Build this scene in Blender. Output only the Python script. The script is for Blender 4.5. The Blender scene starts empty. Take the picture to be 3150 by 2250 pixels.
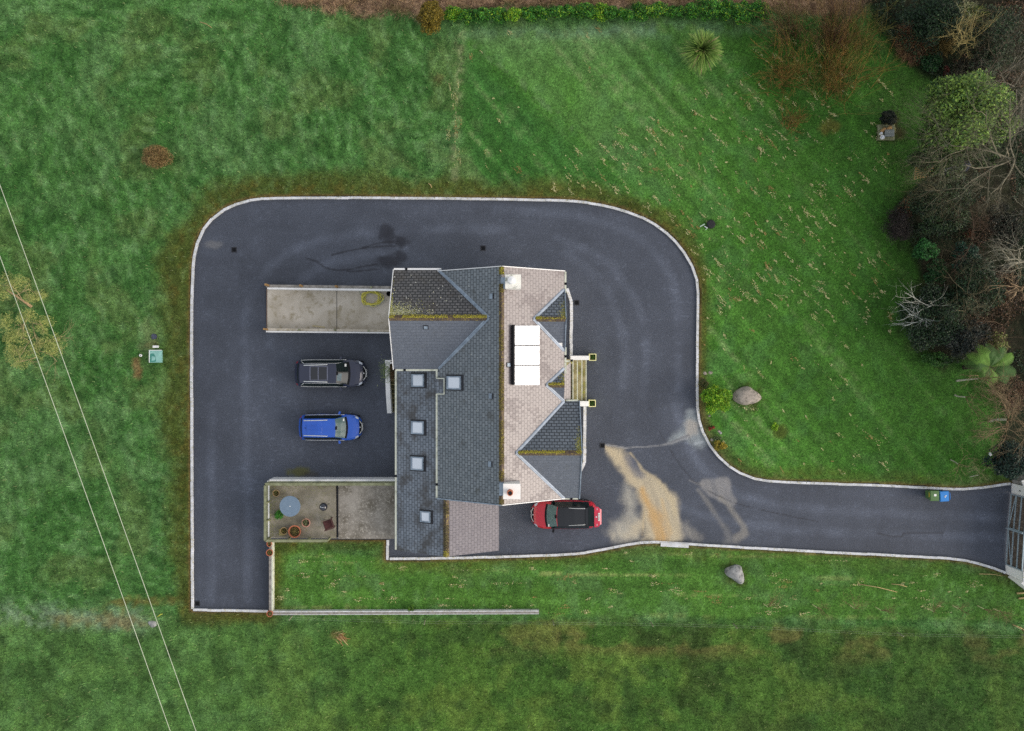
import bpy, bmesh, math, random
import numpy as np
from mathutils import Vector
PI = math.pi
R = math.radians
# ------------------------------------------------------------------ camera, sky, sun, exposure
SC = bpy.context.scene
COL = SC.collection
CAMH, F, CX, CY = 60.0, 2826.0, 1575.0, 1125.0
cam = bpy.data.cameras.new("camera")
cam.sensor_width = 36
cam.lens = 36 * F / 3150
cam.clip_start = 0.5
cam.clip_end = 3000
camo = bpy.data.objects.new("camera", cam)
COL.objects.link(camo)
camo.location = (0, 0, CAMH)
SC.camera = camo
SUN_EL, SUN_AZ = R(23), R(104)          # clockwise from +Y
W_ = bpy.data.worlds.new("World")
SC.world = W_
W_.use_nodes = True
_nt = W_.node_tree
_sky = _nt.nodes.new('ShaderNodeTexSky')
_sky.sky_type = 'NISHITA'
_sky.sun_disc = False
_sky.sun_elevation = SUN_EL
_sky.sun_rotation = SUN_AZ
_sky.dust_density = 4.0
_sky.air_density = 1.0
_mx = _nt.nodes.new('ShaderNodeMix'); _mx.data_type = 'RGBA'      # a pale cloud layer over the clear sky
_mx.inputs[0].default_value = 0.62
_mx.inputs[7].default_value = (4.9, 4.95, 5.1, 1)
_nt.links.new(_sky.outputs[0], _mx.inputs[6])
_nt.links.new(_mx.outputs[2], _nt.nodes['Background'].inputs[0])
_nt.nodes['Background'].inputs[1].default_value = 0.10
sl = bpy.data.lights.new("sun", 'SUN')
sl.energy = 1.35
sl.angle = R(45)
sl.color = (1.0, 0.93, 0.88)
slo = bpy.data.objects.new("sun", sl)
COL.objects.link(slo)
_d = Vector((math.sin(SUN_AZ) * math.cos(SUN_EL), math.cos(SUN_AZ) * math.cos(SUN_EL), math.sin(SUN_EL)))
slo.rotation_euler = _d.to_track_quat('Z', 'Y').to_euler()
SC.view_settings.view_transform = 'Standard'
SC.view_settings.look = 'None'
SC.view_settings.exposure = 0.93
SC.view_settings.gamma = 1
SC.render.engine = 'CYCLES'
SC.cycles.max_bounces = 6
SC.cycles.use_denoising = False
SC.render.filter_size = 1.15

# ------------------------------------------------------------------ helpers
def lin(c):
    c = c / 255.0
    return c / 12.92 if c <= 0.04045 else ((c + 0.055) / 1.055) ** 2.4
def S(r, g, b): return np.array([lin(r), lin(g), lin(b)])
def W(px, py, z=0.0):
    s = (CAMH - z) / F
    return Vector(((px - CX) * s, (CY - py) * s, z))
def px2m(v, z=0.0): return v * (CAMH - z) / F
def rng(seed): return np.random.default_rng(seed)
ORIG = {}
def thing(name, label, cat, loc=(0, 0, 0), group=None, rotz=0):
    o = bpy.data.objects.new(name, None)
    o.empty_display_size = 0.2
    COL.objects.link(o)
    o.location = loc
    o.rotation_euler = (0, 0, rotz)
    ORIG[o.name] = Vector(loc)
    return tag(o, label, cat, group)
def tag(o, label=None, cat=None, group=None, kind=None):
    if label: o['label'] = label
    if cat: o['category'] = cat
    if group: o['group'] = group
    if kind: o['kind'] = kind
    return o
def make(name, V, Fc, mat, parent=None, smooth=False, local=False, uv=None, col=None, mats=None, midx=None):
    """link one mesh object; V in world coordinates unless local"""
    me = bpy.data.meshes.new(name)
    off = Vector((0, 0, 0))
    if parent is not None and not local:
        off = ORIG[parent.name]
    me.from_pydata([(v[0] - off.x, v[1] - off.y, v[2] - off.z) for v in V], [], Fc)
    for m in (mats or [mat]): me.materials.append(m)
    if midx is not None: me.polygons.foreach_set('material_index', midx)
    if smooth:
        me.polygons.foreach_set('use_smooth', [True] * len(me.polygons))
    if uv is not None:
        l = me.uv_layers.new(name='UVMap')
        l.data.foreach_set('uv', np.array([uv[i] for f in Fc for i in f], dtype=np.float32).ravel())
    if col is not None:
        a = me.color_attributes.new('Col', 'FLOAT_COLOR', 'POINT')
        c = np.ones((len(V), 4), dtype=np.float32); c[:, :3] = col
        a.data.foreach_set('color', c.ravel())
    me.update()
    o = bpy.data.objects.new(name, me)
    COL.objects.link(o)
    if parent is not None:
        o.parent = parent
        ORIG[o.name] = ORIG.get(parent.name, Vector((0, 0, 0))) if not local else Vector((0, 0, 0))
    else:
        ORIG[o.name] = Vector((0, 0, 0))
    return o
def npmesh(name, V, quads, mat, parent=None, col=None, smooth=False, tri=False):
    """fast mesh from numpy; V (n,3) world coords, quads (m,4)"""
    me = bpy.data.meshes.new(name)
    V = np.asarray(V, dtype=np.float32)
    if parent is not None:
        V = V - np.array(ORIG[parent.name], dtype=np.float32)
    k = 3 if tri else 4
    m = len(quads)
    me.vertices.add(len(V)); me.vertices.foreach_set('co', V.ravel())
    me.loops.add(m * k); me.loops.foreach_set('vertex_index', np.asarray(quads, dtype=np.int32).ravel())
    me.polygons.add(m)
    me.polygons.foreach_set('loop_start', np.arange(0, m * k, k, dtype=np.int32))
    me.polygons.foreach_set('loop_total', np.full(m, k, dtype=np.int32))
    if smooth: me.polygons.foreach_set('use_smooth', np.ones(m, dtype=bool))
    me.materials.append(mat)
    if col is not None:
        a = me.color_attributes.new('Col', 'FLOAT_COLOR', 'POINT')
        c = np.ones((len(V), 4), dtype=np.float32); c[:, :3] = col
        a.data.foreach_set('color', c.ravel())
    me.update(calc_edges=True)
    o = bpy.data.objects.new(name, me)
    COL.objects.link(o)
    if parent is not None:
        o.parent = parent
        ORIG[o.name] = ORIG[parent.name]
    else: ORIG[o.name] = Vector((0, 0, 0))
    return o

class MB:
    """collects shapes into one mesh"""
    def __init__(s): s.v = []; s.f = []
    def add(s, V, Fc):
        n = len(s.v); s.v += [tuple(v) for v in V]; s.f += [tuple(i + n for i in f) for f in Fc]; return s
    def box(s, x0, x1, y0, y1, z0, z1):
        return s.add([(x0,y0,z0),(x1,y0,z0),(x1,y1,z0),(x0,y1,z0),(x0,y0,z1),(x1,y0,z1),(x1,y1,z1),(x0,y1,z1)],
                     [(3,2,1,0),(4,5,6,7),(0,1,5,4),(1,2,6,5),(2,3,7,6),(3,0,4,7)])
    def cbox(s, c, sx, sy, sz, rz=0, ry=0):
        cr, sr = math.cos(rz), math.sin(rz); cy, sy_ = math.cos(ry), math.sin(ry)
        V = []
        for dz in (-.5, .5):
            for dx, dy in ((-.5,-.5),(.5,-.5),(.5,.5),(-.5,.5)):
                x, y, z = dx*sx, dy*sy, dz*sz
                x, z = x*cy + z*sy_, -x*sy_ + z*cy
                V.append((c[0]+x*cr-y*sr, c[1]+x*sr+y*cr, c[2]+z))
        return s.add(V, [(3,2,1,0),(4,5,6,7),(0,1,5,4),(1,2,6,5),(2,3,7,6),(3,0,4,7)])
    def prism(s, poly, z0, z1):
        n = len(poly)
        a = sum(poly[i][0]*poly[(i+1)%n][1]-poly[(i+1)%n][0]*poly[i][1] for i in range(n))
        if a < 0: poly = poly[::-1]
        V = [(p[0],p[1],z0) for p in poly] + [(p[0],p[1],z1) for p in poly]
        return s.add(V, [tuple(range(n-1,-1,-1)), tuple(range(n,2*n))] + [(i,(i+1)%n,n+(i+1)%n,n+i) for i in range(n)])
    def slab(s, top, t, d=(0, 0, -1)):
        """thick sheet: polygon top, pushed by t along d"""
        n = len(top)
        V = [tuple(p) for p in top] + [(p[0]+d[0]*t, p[1]+d[1]*t, p[2]+d[2]*t) for p in top]
        return s.add(V, [tuple(range(n)), tuple(range(2*n-1,n-1,-1))] + [(i,n+i,n+(i+1)%n,(i+1)%n) for i in range(n)])
    def bar(s, a, b, w, h, up=(0, 0, 1)):
        """box beam from a to b"""
        a, b = Vector(a), Vector(b); d = (b-a).normalized(); u = Vector(up)
        if abs(d.dot(u)) > .98: u = Vector((1,0,0))
        l = d.cross(u).normalized(); u = l.cross(d)
        V = []
        for p in (a, b):
            for i, j in ((-1,-1),(1,-1),(1,1),(-1,1)): V.append(p + l*(i*w/2) + u*(j*h/2))
        return s.add(V, [(0,1,2,3),(7,6,5,4),(4,5,1,0),(5,6,2,1),(6,7,3,2),(7,4,0,3)])
    def tube(s, pts, r, n=6, cap=True):
        pts = [Vector(p) for p in pts]; m = len(pts)
        rs = r if isinstance(r, (list, tuple)) else [r]*m
        base = len(s.v); prev = None
        for i, p in enumerate(pts):
            d = (pts[min(i+1,m-1)] - pts[max(i-1,0)])
            d = d.normalized() if d.length > 1e-9 else Vector((0,0,1))
            if prev is None:
                u = Vector((0,0,1)) if abs(d.z) < .9 else Vector((1,0,0))
            else: u = prev
            l = d.cross(u); l = l.normalized() if l.length > 1e-6 else d.orthogonal().normalized()
            u = l.cross(d).normalized(); prev = u
            for k in range(n):
                t = 2*PI*k/n
                s.v.append(tuple(p + (l*math.cos(t) + u*math.sin(t))*rs[i]))
        for i in range(m-1):
            for k in range(n):
                a = base+i*n+k; b = base+i*n+(k+1)%n
                s.f.append((a, b, b+n, a+n))
        if cap:
            s.f.append(tuple(base+k for k in range(n-1,-1,-1))); s.f.append(tuple(base+(m-1)*n+k for k in range(n)))
        return s
    def lathe(s, c, prof, n=24, closed=False):
        base = len(s.v); m = len(prof)
        for r, z in prof:
            for k in range(n):
                t = 2*PI*k/n; s.v.append((c[0]+r*math.cos(t), c[1]+r*math.sin(t), c[2]+z))
        for i in range(m-1):
            for k in range(n):
                a = base+i*n+k; b = base+i*n+(k+1)%n; s.f.append((a,b,b+n,a+n))
        if not closed:
            s.f.append(tuple(base+k for k in range(n-1,-1,-1))); s.f.append(tuple(base+(m-1)*n+k for k in range(n)))
        else:
            for k in range(n):
                a = base+(m-1)*n+k; b = base+(m-1)*n+(k+1)%n; s.f.append((a,b,base+(k+1)%n,base+k))
        return s
    def build(s, name, mat, parent=None, smooth=False, local=False):
        return make(name, s.v, s.f, mat, parent, smooth, local)

# ---- numpy noise
def vnoise(x, y, seed=0):
    xi = np.floor(x).astype(np.int64); yi = np.floor(y).astype(np.int64)
    fx = x - xi; fy = y - yi; fx = fx*fx*(3-2*fx); fy = fy*fy*(3-2*fy)
    def h(a, b):
        n = (a*374761393 + b*668265263 + seed*974711) & 0x7fffffff
        n = ((n ^ (n >> 13)) * 1274126177) & 0x7fffffff
        n = n ^ (n >> 16)
        return (n & 0xffff) / 65535.0
    return (h(xi,yi)*(1-fx)+h(xi+1,yi)*fx)*(1-fy) + (h(xi,yi+1)*(1-fx)+h(xi+1,yi+1)*fx)*fy
def fbm(x, y, seed=0, o=4, g=.5):
    a = 1; t = 0; n = 0
    for i in range(o):
        t = t + a*vnoise(x*2**i + 13.7*i, y*2**i - 7.1*i, seed+i*17); n += a; a *= g
    return t/n
def ss(a, b, x):
    t = np.clip((x-a)/(b-a), 0, 1); return t*t*(3-2*t)
def seg_dist(X, Y, pts):
    """distance to polyline; also the fraction along it"""
    best = np.full(X.shape, 1e9); along = np.zeros(X.shape); n = len(pts)-1
    for i in range(n):
        ax, ay = pts[i][:2]; bx, by = pts[i+1][:2]; dx, dy = bx-ax, by-ay
        t = np.clip(((X-ax)*dx+(Y-ay)*dy)/(dx*dx+dy*dy+1e-12), 0, 1)
        d = np.hypot(X-ax-t*dx, Y-ay-t*dy)
        m = d < best; best = np.where(m, d, best); along = np.where(m, i+t, along)
    return best, along
def sdf(X, Y, poly):
    d, _ = seg_dist(X, Y, list(poly)+[poly[0]])
    ins = np.zeros(X.shape, bool); n = len(poly)
    for i in range(n):
        x0, y0 = poly[i][:2]; x1, y1 = poly[(i+1)%n][:2]
        if y0 == y1: continue
        c = ((y0 > Y) != (y1 > Y)) & (X < (x1-x0)*(Y-y0)/(y1-y0)+x0)
        ins ^= c
    return np.where(ins, -d, d)
def PW(pts, z=0.0): return [tuple(W(p[0], p[1], z)) for p in pts]
def smooth_poly(pts, it=2, closed=False):
    for _ in range(it):
        q = []
        n = len(pts)
        for i in range(n if closed else n-1):
            a, b = pts[i], pts[(i+1)%n]
            q += [tuple(.75*a[k]+.25*b[k] for k in range(len(a))), tuple(.25*a[k]+.75*b[k] for k in range(len(a)))]
        if not closed: q = [pts[0]] + q + [pts[-1]]
        pts = q
    return pts

# ------------------------------------------------------------------ materials
def nodes(name):
    m = bpy.data.materials.new(name); m.use_nodes = True
    nt = m.node_tree; b = nt.nodes['Principled BSDF']
    return m, nt, b, nt.links.new
def N(nt, t, **kw):
    n = nt.nodes.new(t)
    for k, v in kw.items():
        if isinstance(k, str) and k.startswith('i_'): n.inputs[k[2:].replace('_', ' ')].default_value = v
        else: setattr(n, k, v)
    return n
def mixc(nt, fac, a, b, mode='MIX'):
    n = nt.nodes.new('ShaderNodeMix'); n.data_type = 'RGBA'; n.blend_type = mode
    for sock, v in ((n.inputs[0], fac), (n.inputs[6], a), (n.inputs[7], b)):
        if hasattr(v, 'links') or hasattr(v, 'is_output'): nt.links.new(v, sock)
        elif isinstance(v, (int, float)): sock.default_value = v
        else: sock.default_value = (*v[:3], 1)
    return n.outputs[2]
def ramp(nt, src, stops):
    r = nt.nodes.new('ShaderNodeValToRGB'); e = r.color_ramp.elements
    while len(e) > 1: e.remove(e[-1])
    for i, (p, c) in enumerate(stops):
        x = e[0] if i == 0 else e.new(p)
        x.position = p
        x.color = (c, c, c, 1) if isinstance(c, (int, float)) else (*c[:3], 1)
    nt.links.new(src, r.inputs[0]); return r.outputs[0]
def coords(nt, kind='Object'): return nt.nodes.new('ShaderNodeTexCoord').outputs[kind]
def noise(nt, vec, scale, detail=4, rough=.55, out=0, stretch=None):
    if stretch:
        mp = nt.nodes.new('ShaderNodeMapping'); mp.inputs['Scale'].default_value = stretch
        nt.links.new(vec, mp.inputs[0]); vec = mp.outputs[0]
    n = nt.nodes.new('ShaderNodeTexNoise'); n.inputs['Scale'].default_value = scale
    n.inputs['Detail'].default_value = detail; n.inputs['Roughness'].default_value = rough
    nt.links.new(vec, n.inputs['Vector']); return n.outputs[out]
def bump(nt, b, h, strength, dist=.02):
    n = nt.nodes.new('ShaderNodeBump'); n.inputs['Strength'].default_value = strength; n.inputs['Distance'].default_value = dist
    nt.links.new(h, n.inputs['Height']); nt.links.new(n.outputs[0], b.inputs['Normal'])
def mat(name, c, rough=.6, c2=None, scale=6, lo=.35, hi=.65, bs=0, metal=0, spec=.5, stretch=None, coat=0, c3=None, scale3=30):
    """weathered plain surface: two colours mixed by noise, optional speck colour, optional bump"""
    m, nt, b, L = nodes(name)
    co = coords(nt)
    b.inputs['Roughness'].default_value = rough; b.inputs['Metallic'].default_value = metal
    b.inputs['Specular IOR Level'].default_value = spec
    b.inputs['Coat Weight'].default_value = coat; b.inputs['Coat Roughness'].default_value = .08
    if c2 is None: c2 = [x*.8 for x in c]
    nz = noise(nt, co, scale, 5, .6, stretch=stretch)
    col = mixc(nt, ramp(nt, nz, [(lo, 0.), (hi, 1.)]), c, c2)
    if c3 is not None:
        col = mixc(nt, ramp(nt, noise(nt, co, scale3, 4, .65), [(.52, 0.), (.66, 1.)]), col, c3)
    L(col, b.inputs['Base Color'])
    if bs: bump(nt, b, noise(nt, co, scale*5, 4), bs)
    return m
def attr_mat(name, rough=.7, spec=.25, fine=0, bs=0, bscale=8, bdist=.03, trans=0):
    """colour from the mesh's own vertex colour, broken up by fine noise"""
    m, nt, b, L = nodes(name)
    a = nt.nodes.new('ShaderNodeVertexColor'); a.layer_name = 'Col'
    col = a.outputs[0]; co = coords(nt)
    if fine:
        n1 = noise(nt, co, fine, 6, .78)
        col = mixc(nt, 1., col, ramp(nt, n1, [(.28, .30), (.5, 1.), (.72, 2.0)]), 'MULTIPLY')
    L(col, b.inputs['Base Color'])
    b.inputs['Roughness'].default_value = rough; b.inputs['Specular IOR Level'].default_value = spec
    if bs: bump(nt, b, noise(nt, co, bscale, 5, .7), bs, bdist)
    return m
def slate(name, c1, c2, mortar, rough=.38, w=.30, h=.21, dirt=(.03,.03,.025), dirt_lo=.55, dirt_hi=.75, lichen=None, patch=None, spec=.5, ms=.012):
    """roof slates laid in half-bond courses on the UVs (metres: u along the ridge, v up the slope)"""
    m, nt, b, L = nodes(name)
    uv = coords(nt, 'UV')
    br = nt.nodes.new('ShaderNodeTexBrick')
    br.offset = .5; br.inputs['Scale'].default_value = 1; br.inputs['Brick Width'].default_value = w; br.inputs['Row Height'].default_value = h
    br.inputs['Mortar Size'].default_value = ms; br.inputs['Mortar Smooth'].default_value = .2; br.inputs['Bias'].default_value = -.1
    br.inputs['Color1'].default_value = (*c1[:3], 1); br.inputs['Color2'].default_value = (*c2[:3], 1); br.inputs['Mortar'].default_value = (*mortar[:3], 1)
    L(uv, br.inputs['Vector'])
    col = br.outputs[0]
    n1 = noise(nt, uv, .9, 5, .62); n2 = noise(nt, uv, 7, 5, .65)
    rsock = ramp(nt, n2, [(.3, rough*.93), (.7, rough*1.1)])
    if patch is not None:      # whole slates that differ: a stepped lookup per slate
        vm = nt.nodes.new('ShaderNodeVectorMath'); vm.operation = 'SNAP'; vm.inputs[1].default_value = (w/2, h, 1)
        L(uv, vm.inputs[0])
        wn = noise(nt, vm.outputs[0], .55, 2, .5)
        wv = nt.nodes.new('ShaderNodeTexWhiteNoise'); wv.noise_dimensions = '2D'; L(vm.outputs[0], wv.inputs['Vector'])
        ad = nt.nodes.new('ShaderNodeMath'); ad.operation = 'MULTIPLY_ADD'; ad.inputs[1].default_value = .16
        L(wv.outputs[0], ad.inputs[0]); L(wn, ad.inputs[2])
        pf = ramp(nt, ad.outputs[0], [(.635, 0.), (.65, 1.)])
        L(ramp(nt, pf, [(0., spec), (1., patch)]), b.inputs['Specular IOR Level'])   # duller slates
    col = mixc(nt, ramp(nt, n1, [(dirt_lo, 0.), (dirt_hi, .8)]), col, dirt)
    col = mixc(nt, 1., col, ramp(nt, n2, [(.25, .75), (.75, 1.25)]), 'MULTIPLY')
    if lichen is not None:
        n3 = noise(nt, uv, 14, 3, .7)
        col = mixc(nt, ramp(nt, n3, [(.70, 0.), (.74, .9)]), col, lichen)
    L(col, b.inputs['Base Color']); L(rsock, b.inputs['Roughness'])
    if patch is None: b.inputs['Specular IOR Level'].default_value = spec
    inv = nt.nodes.new('ShaderNodeMath'); inv.operation = 'MULTIPLY_ADD'; inv.inputs[1].default_value = -1; inv.inputs[2].default_value = 1
    L(br.outputs[1], inv.inputs[0])
    ad2 = nt.nodes.new('ShaderNodeMath'); ad2.operation = 'MULTIPLY_ADD'; ad2.inputs[1].default_value = .35
    L(n2, ad2.inputs[0]); L(inv.outputs[0], ad2.inputs[2])
    bump(nt, b, ad2.outputs[0], .5, .012)
    return m

M = {}
M['grass'] = attr_mat('grass', .85, .15, fine=8, bs=1., bscale=11, bdist=.06)
M['asphalt'] = attr_mat('asphalt', .62, .35, fine=16, bs=.35, bscale=60, bdist=.006)
M['leaf'] = attr_mat('leaf', .6, .3)
M['blade'] = attr_mat('blade', .8, .15)
M['bark'] = attr_mat('bark', .85, .2, fine=6)
M['kerb'] = mat('kerb_concrete', S(214,216,220), .75, S(168,170,170), 1.6, .35, .75, .15, c3=S(176,172,150), scale3=7)
M['render'] = mat('white_render', S(236,234,228), .75, S(205,203,195), 1.2, .45, .9, .1)
M['white'] = mat('white_paint', S(232,232,230), .5, S(205,206,205), 2.5, .45, .85)
M['pvc'] = mat('cream_pvc', S(205,208,190), .45, S(120,125,100), 3, .5, .8)
M['lead'] = mat('lead_flashing', S(150,165,178), .45, S(105,118,132), 2.5, .35, .7, metal=.1)
M['valley'] = mat('pale_valley_lining', S(178,188,200), .45, S(140,150,160), 2, .35, .75)
M['ridge'] = mat('brown_ridge_tile', S(92,76,62), .75, S(60,50,42), 4, .35, .7, .2, c3=S(140,125,60), scale3=9)
M['conc'] = mat('pale_concrete', S(192,184,170), .85, S(164,155,138), .7, .35, .7, .2, c3=S(150,140,118), scale3=2)
M['mossy'] = mat('mossy_concrete', S(165,155,118), .85, S(108,100,62), 2.2, .35, .68, .2, c3=S(140,140,60), scale3=3.5)
M['patio'] = mat('stained_concrete', S(154,147,132), .88, S(112,106,90), .9, .35, .66, .2, c3=S(128,124,100), scale3=6)
M['patio_b'] = mat('patchy_grey_concrete', S(152,146,136), .88, S(104,98,86), .8, .36, .64, .2, c3=S(170,164,152), scale3=8)
M['dstair'] = mat('dark_mossy_step', S(92,90,55), .9, S(52,52,32), 2.5, .35, .65, .2)
M['timber'] = mat('grey_green_timber', S(138,142,112), .85, S(100,102,72), 3, .35, .7, .2, stretch=(1,1,6))
M['wood'] = mat('tan_wood', S(176,140,88), .8, S(120,90,55), 5, .35, .7, .2)
M['board'] = mat('brown_board', S(98,84,70), .85, S(62,52,44), 3, .3, .7, .25, stretch=(1,9,1), c3=S(125,112,98), scale3=4)
M['steel'] = mat('blue_grey_steel', S(165,182,188), .45, S(130,146,152), 4, .4, .8, metal=.2)
M['galv'] = mat('bright_steel', S(215,222,228), .4, S(180,188,195), 5, .4, .8)
M['iron'] = mat('cast_iron', S(38,39,45), .6, S(24,25,30), 8, .35, .65, .2)
M['black'] = mat('black_plastic', S(24,25,29), .55, S(16,17,20), 5, spec=.15)
M['rubber'] = mat('rubber', S(30,31,34), .8, S(20,21,23), 9, bs=.2)
M['rim'] = mat('alloy', S(150,152,156), .35, S(110,112,116), 6, metal=.7)
M['terra'] = mat('terracotta', S(188,112,78), .8, S(150,84,58), 5, .35, .7, .15)
M['terra_p'] = mat('pinkish_terracotta', S(205,150,132), .8, S(170,118,100), 5, .35, .7, .15)
M['terra_b'] = mat('buff_pot', S(170,145,100), .8, S(130,108,72), 5, .35, .7, .15)
M['soil'] = mat('soil', S(62,48,34), .95, S(38,30,20), 9, .35, .65, .4)
M['block'] = mat('grey_block', S(152,148,142), .9, S(112,108,100), 4, .35, .65, .25)
M['stone'] = mat('boulder_stone', S(172,162,150), .9, S(132,124,114), 2.5, .3, .7, .5, c3=S(100,96,86), scale3=6)
M['stone2'] = mat('grey_boulder_stone', S(168,168,166), .9, S(128,128,126), 2.2, .3, .7, .5, c3=S(96,98,98), scale3=4)
M['panel'] = mat('collector_glass', S(225,228,232), .16, S(215,218,224), 1, .4, .9, spec=.9, coat=1)  # glare of the bright sky is put into the off-white base
M['skyglass'] = mat('skylight_glass', S(214,221,228), .06, S(204,212,222), 1, .4, .9, spec=.8, coat=1)  # reflected sky painted into the panes as a near-white base
M['glass'] = mat('dark_glass', S(22,34,34), .12, S(14,24,24), 2, spec=.3)
M['screen'] = mat('windscreen_glass', S(96,118,114), .16, S(80,102,100), 2.5, .4, .7, spec=.25)
M['tblue'] = mat('weathered_blue_table', S(112,132,150), .55, S(95,114,132), 4, .35, .7, stretch=(1,6,1))
M['rattan'] = mat('dark_red_brown_chair', S(82,48,44), .75, S(58,34,32), 8, .35, .65, .3)
M['teal'] = mat('teal_plastic', S(135,182,172), .5, S(118,165,155), 3, .4, .7)
M['teal_d'] = mat('wet_teal_plastic', S(62,132,118), .4, S(50,118,105), 3, .4, .7)
M['hose'] = mat('yellow_hose', S(228,220,92), .5, S(180,172,70), 4)
M['hose_p'] = mat('pale_hose', S(190,200,180), .5, S(150,160,140), 4)
M['greenbin'] = mat('green_bin_plastic', S(84,118,66), .5, S(70,102,54), 4, .4, .7)
M['bluebin'] = mat('blue_bin_plastic', S(48,132,206), .45, S(38,116,190), 4, .4, .7)
M['yellow'] = mat('yellow_label', S(205,180,50), .6, S(180,155,40), 20)
M['tarp'] = mat('dark_blue_tarp', S(42,50,68), .5, S(28,34,46), 4, .35, .65, .3)
M['wire'] = mat('pale_cable', S(190,198,175), .5, S(170,178,155), 3)
M['chrome'] = mat('chrome_trim', S(225,228,226), .25, S(205,208,206), 4, metal=.3)
M['redglass'] = mat('red_lamp', S(150,20,38), .25, S(120,14,28), 6, coat=.5)
M['lamp'] = mat('clear_lamp', S(205,212,222), .2, S(170,178,190), 8, coat=.5)
def paint(name, c, r=.3, coat=.7):
    return mat(name, c, r, [x*.88 for x in c], 1.5, .4, .7, coat=coat, spec=.4)
M['navy'] = paint('navy_car_paint', S(32,38,60))
M['blue'] = paint('blue_car_paint', S(28,86,186))
M['red'] = paint('red_car_paint', S(176,22,42))
M['pinkred'] = paint('red_tailgate_paint', S(190,36,64))
M['blackroof'] = paint('black_roof_paint', S(22,25,30), .35, .4)
M['sunroof'] = paint('sunroof_glass', S(20,23,30), .12, .8)
M['ply'] = mat('pale_plate', S(232,232,228), .5, S(215,215,210), 6)
SL_W = slate('blue_grey_slate', S(122,129,133), S(104,112,117), S(70,75,79), .42, ms=.024, dirt=S(60,58,50), dirt_lo=.58, dirt_hi=.74, lichen=None)
SL_LT = slate('weathered_lean_to_slate', S(122,130,139), S(104,112,121), S(70,76,83), .36, ms=.022, dirt=S(60,56,52), dirt_lo=.46, dirt_hi=.62)
SL_N = slate('dark_mossed_slate', S(100,98,98), S(82,81,83), S(38,38,40), .55, dirt=S(66,58,48), dirt_lo=.5, dirt_hi=.75, lichen=S(150,150,120), ms=.035)
SL_S = slate('smooth_grey_slate', S(98,104,114), S(92,98,108), S(74,80,88), .45, dirt=S(88,92,98), ms=.008)
SL_E = slate('glossy_slate', S(118,110,110), S(108,100,101), S(90,82,82), .40, dirt=S(104,98,97), dirt_lo=.6, dirt_hi=.8, patch=.52, spec=.85, ms=.018)  # east slopes: pink of the warm low light tinted into the base colour
SL_G = slate('semi_matt_slate', S(112,108,114), S(102,98,105), S(82,79,84), .52, spec=.38, dirt=S(126,118,122), dirt_lo=.6, dirt_hi=.8, ms=.016)
SL_D = slate('dark_dormer_slate', S(104,112,120), S(92,100,108), S(46,51,57), .5, dirt=S(70,72,70), dirt_lo=.6, dirt_hi=.8, ms=.03)

# ------------------------------------------------------------------ driveway outline (photo pixels, outer edge of the asphalt)
K = 1.38522
DO = [(428,1352),(427,1000),(426,740),(428,620),(431,575),(437,545),(449,515),(466,492),(490,471),(520,456),(553,446),(590,441),(700,440),(900,441),(1100,443),
      (1245,446),(1300,450),(1340,457),(1380,467),(1420,481),(1450,496),(1480,518),(1505,543),(1530,577),(1545,610),(1550,645),(1549,700),(1548,800),(1548,865),(1548,905),
      (1553,940),(1566,975),(1586,1005),(1610,1030),(1640,1050),(1668,1062),(1700,1069),(1800,1073),(1950,1078),(2090,1085),(2140,1087),(2180,1083),(2242,1074)]
DB = [(2232,1272),(2200,1259),(2150,1245),(2110,1240),(2000,1234),(1800,1224),(1600,1213),(1530,1208),(1470,1204),(1440,1203),(1400,1208),(1340,1220),(1290,1229),(1230,1233),(1100,1237),(950,1240),(859,1241)]
def D(p): return [(a*K, b*K) for a, b in p]
east_ext = [(2330,1076),(2330,1310)]
drive_poly = PW(D(DO + east_ext + DB + [(859,1196),(600,1196),(599,1356)]))
INNER = PW(D([(600,1196),(600,1356)]))

def grid(xs, ys):
    X, Y = np.meshgrid(xs, ys); return X, Y
def quads_from(mask, nx, ny):
    """vertex-quads of a ny x nx lattice whose cell mask (ny-1,nx-1) holds"""
    idx = np.arange(nx*ny).reshape(ny, nx)
    q = np.stack([idx[:-1,:-1], idx[:-1,1:], idx[1:,1:], idx[1:,:-1]], -1)
    return q[mask]
def compact(V, q, C=None):
    u, inv = np.unique(q.ravel(), return_inverse=True)
    return V[u], inv.reshape(q.shape), (None if C is None else C[u])
def blend(C, m, c): return C*(1-m[..., None]) + np.asarray(c)*m[..., None]

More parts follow.
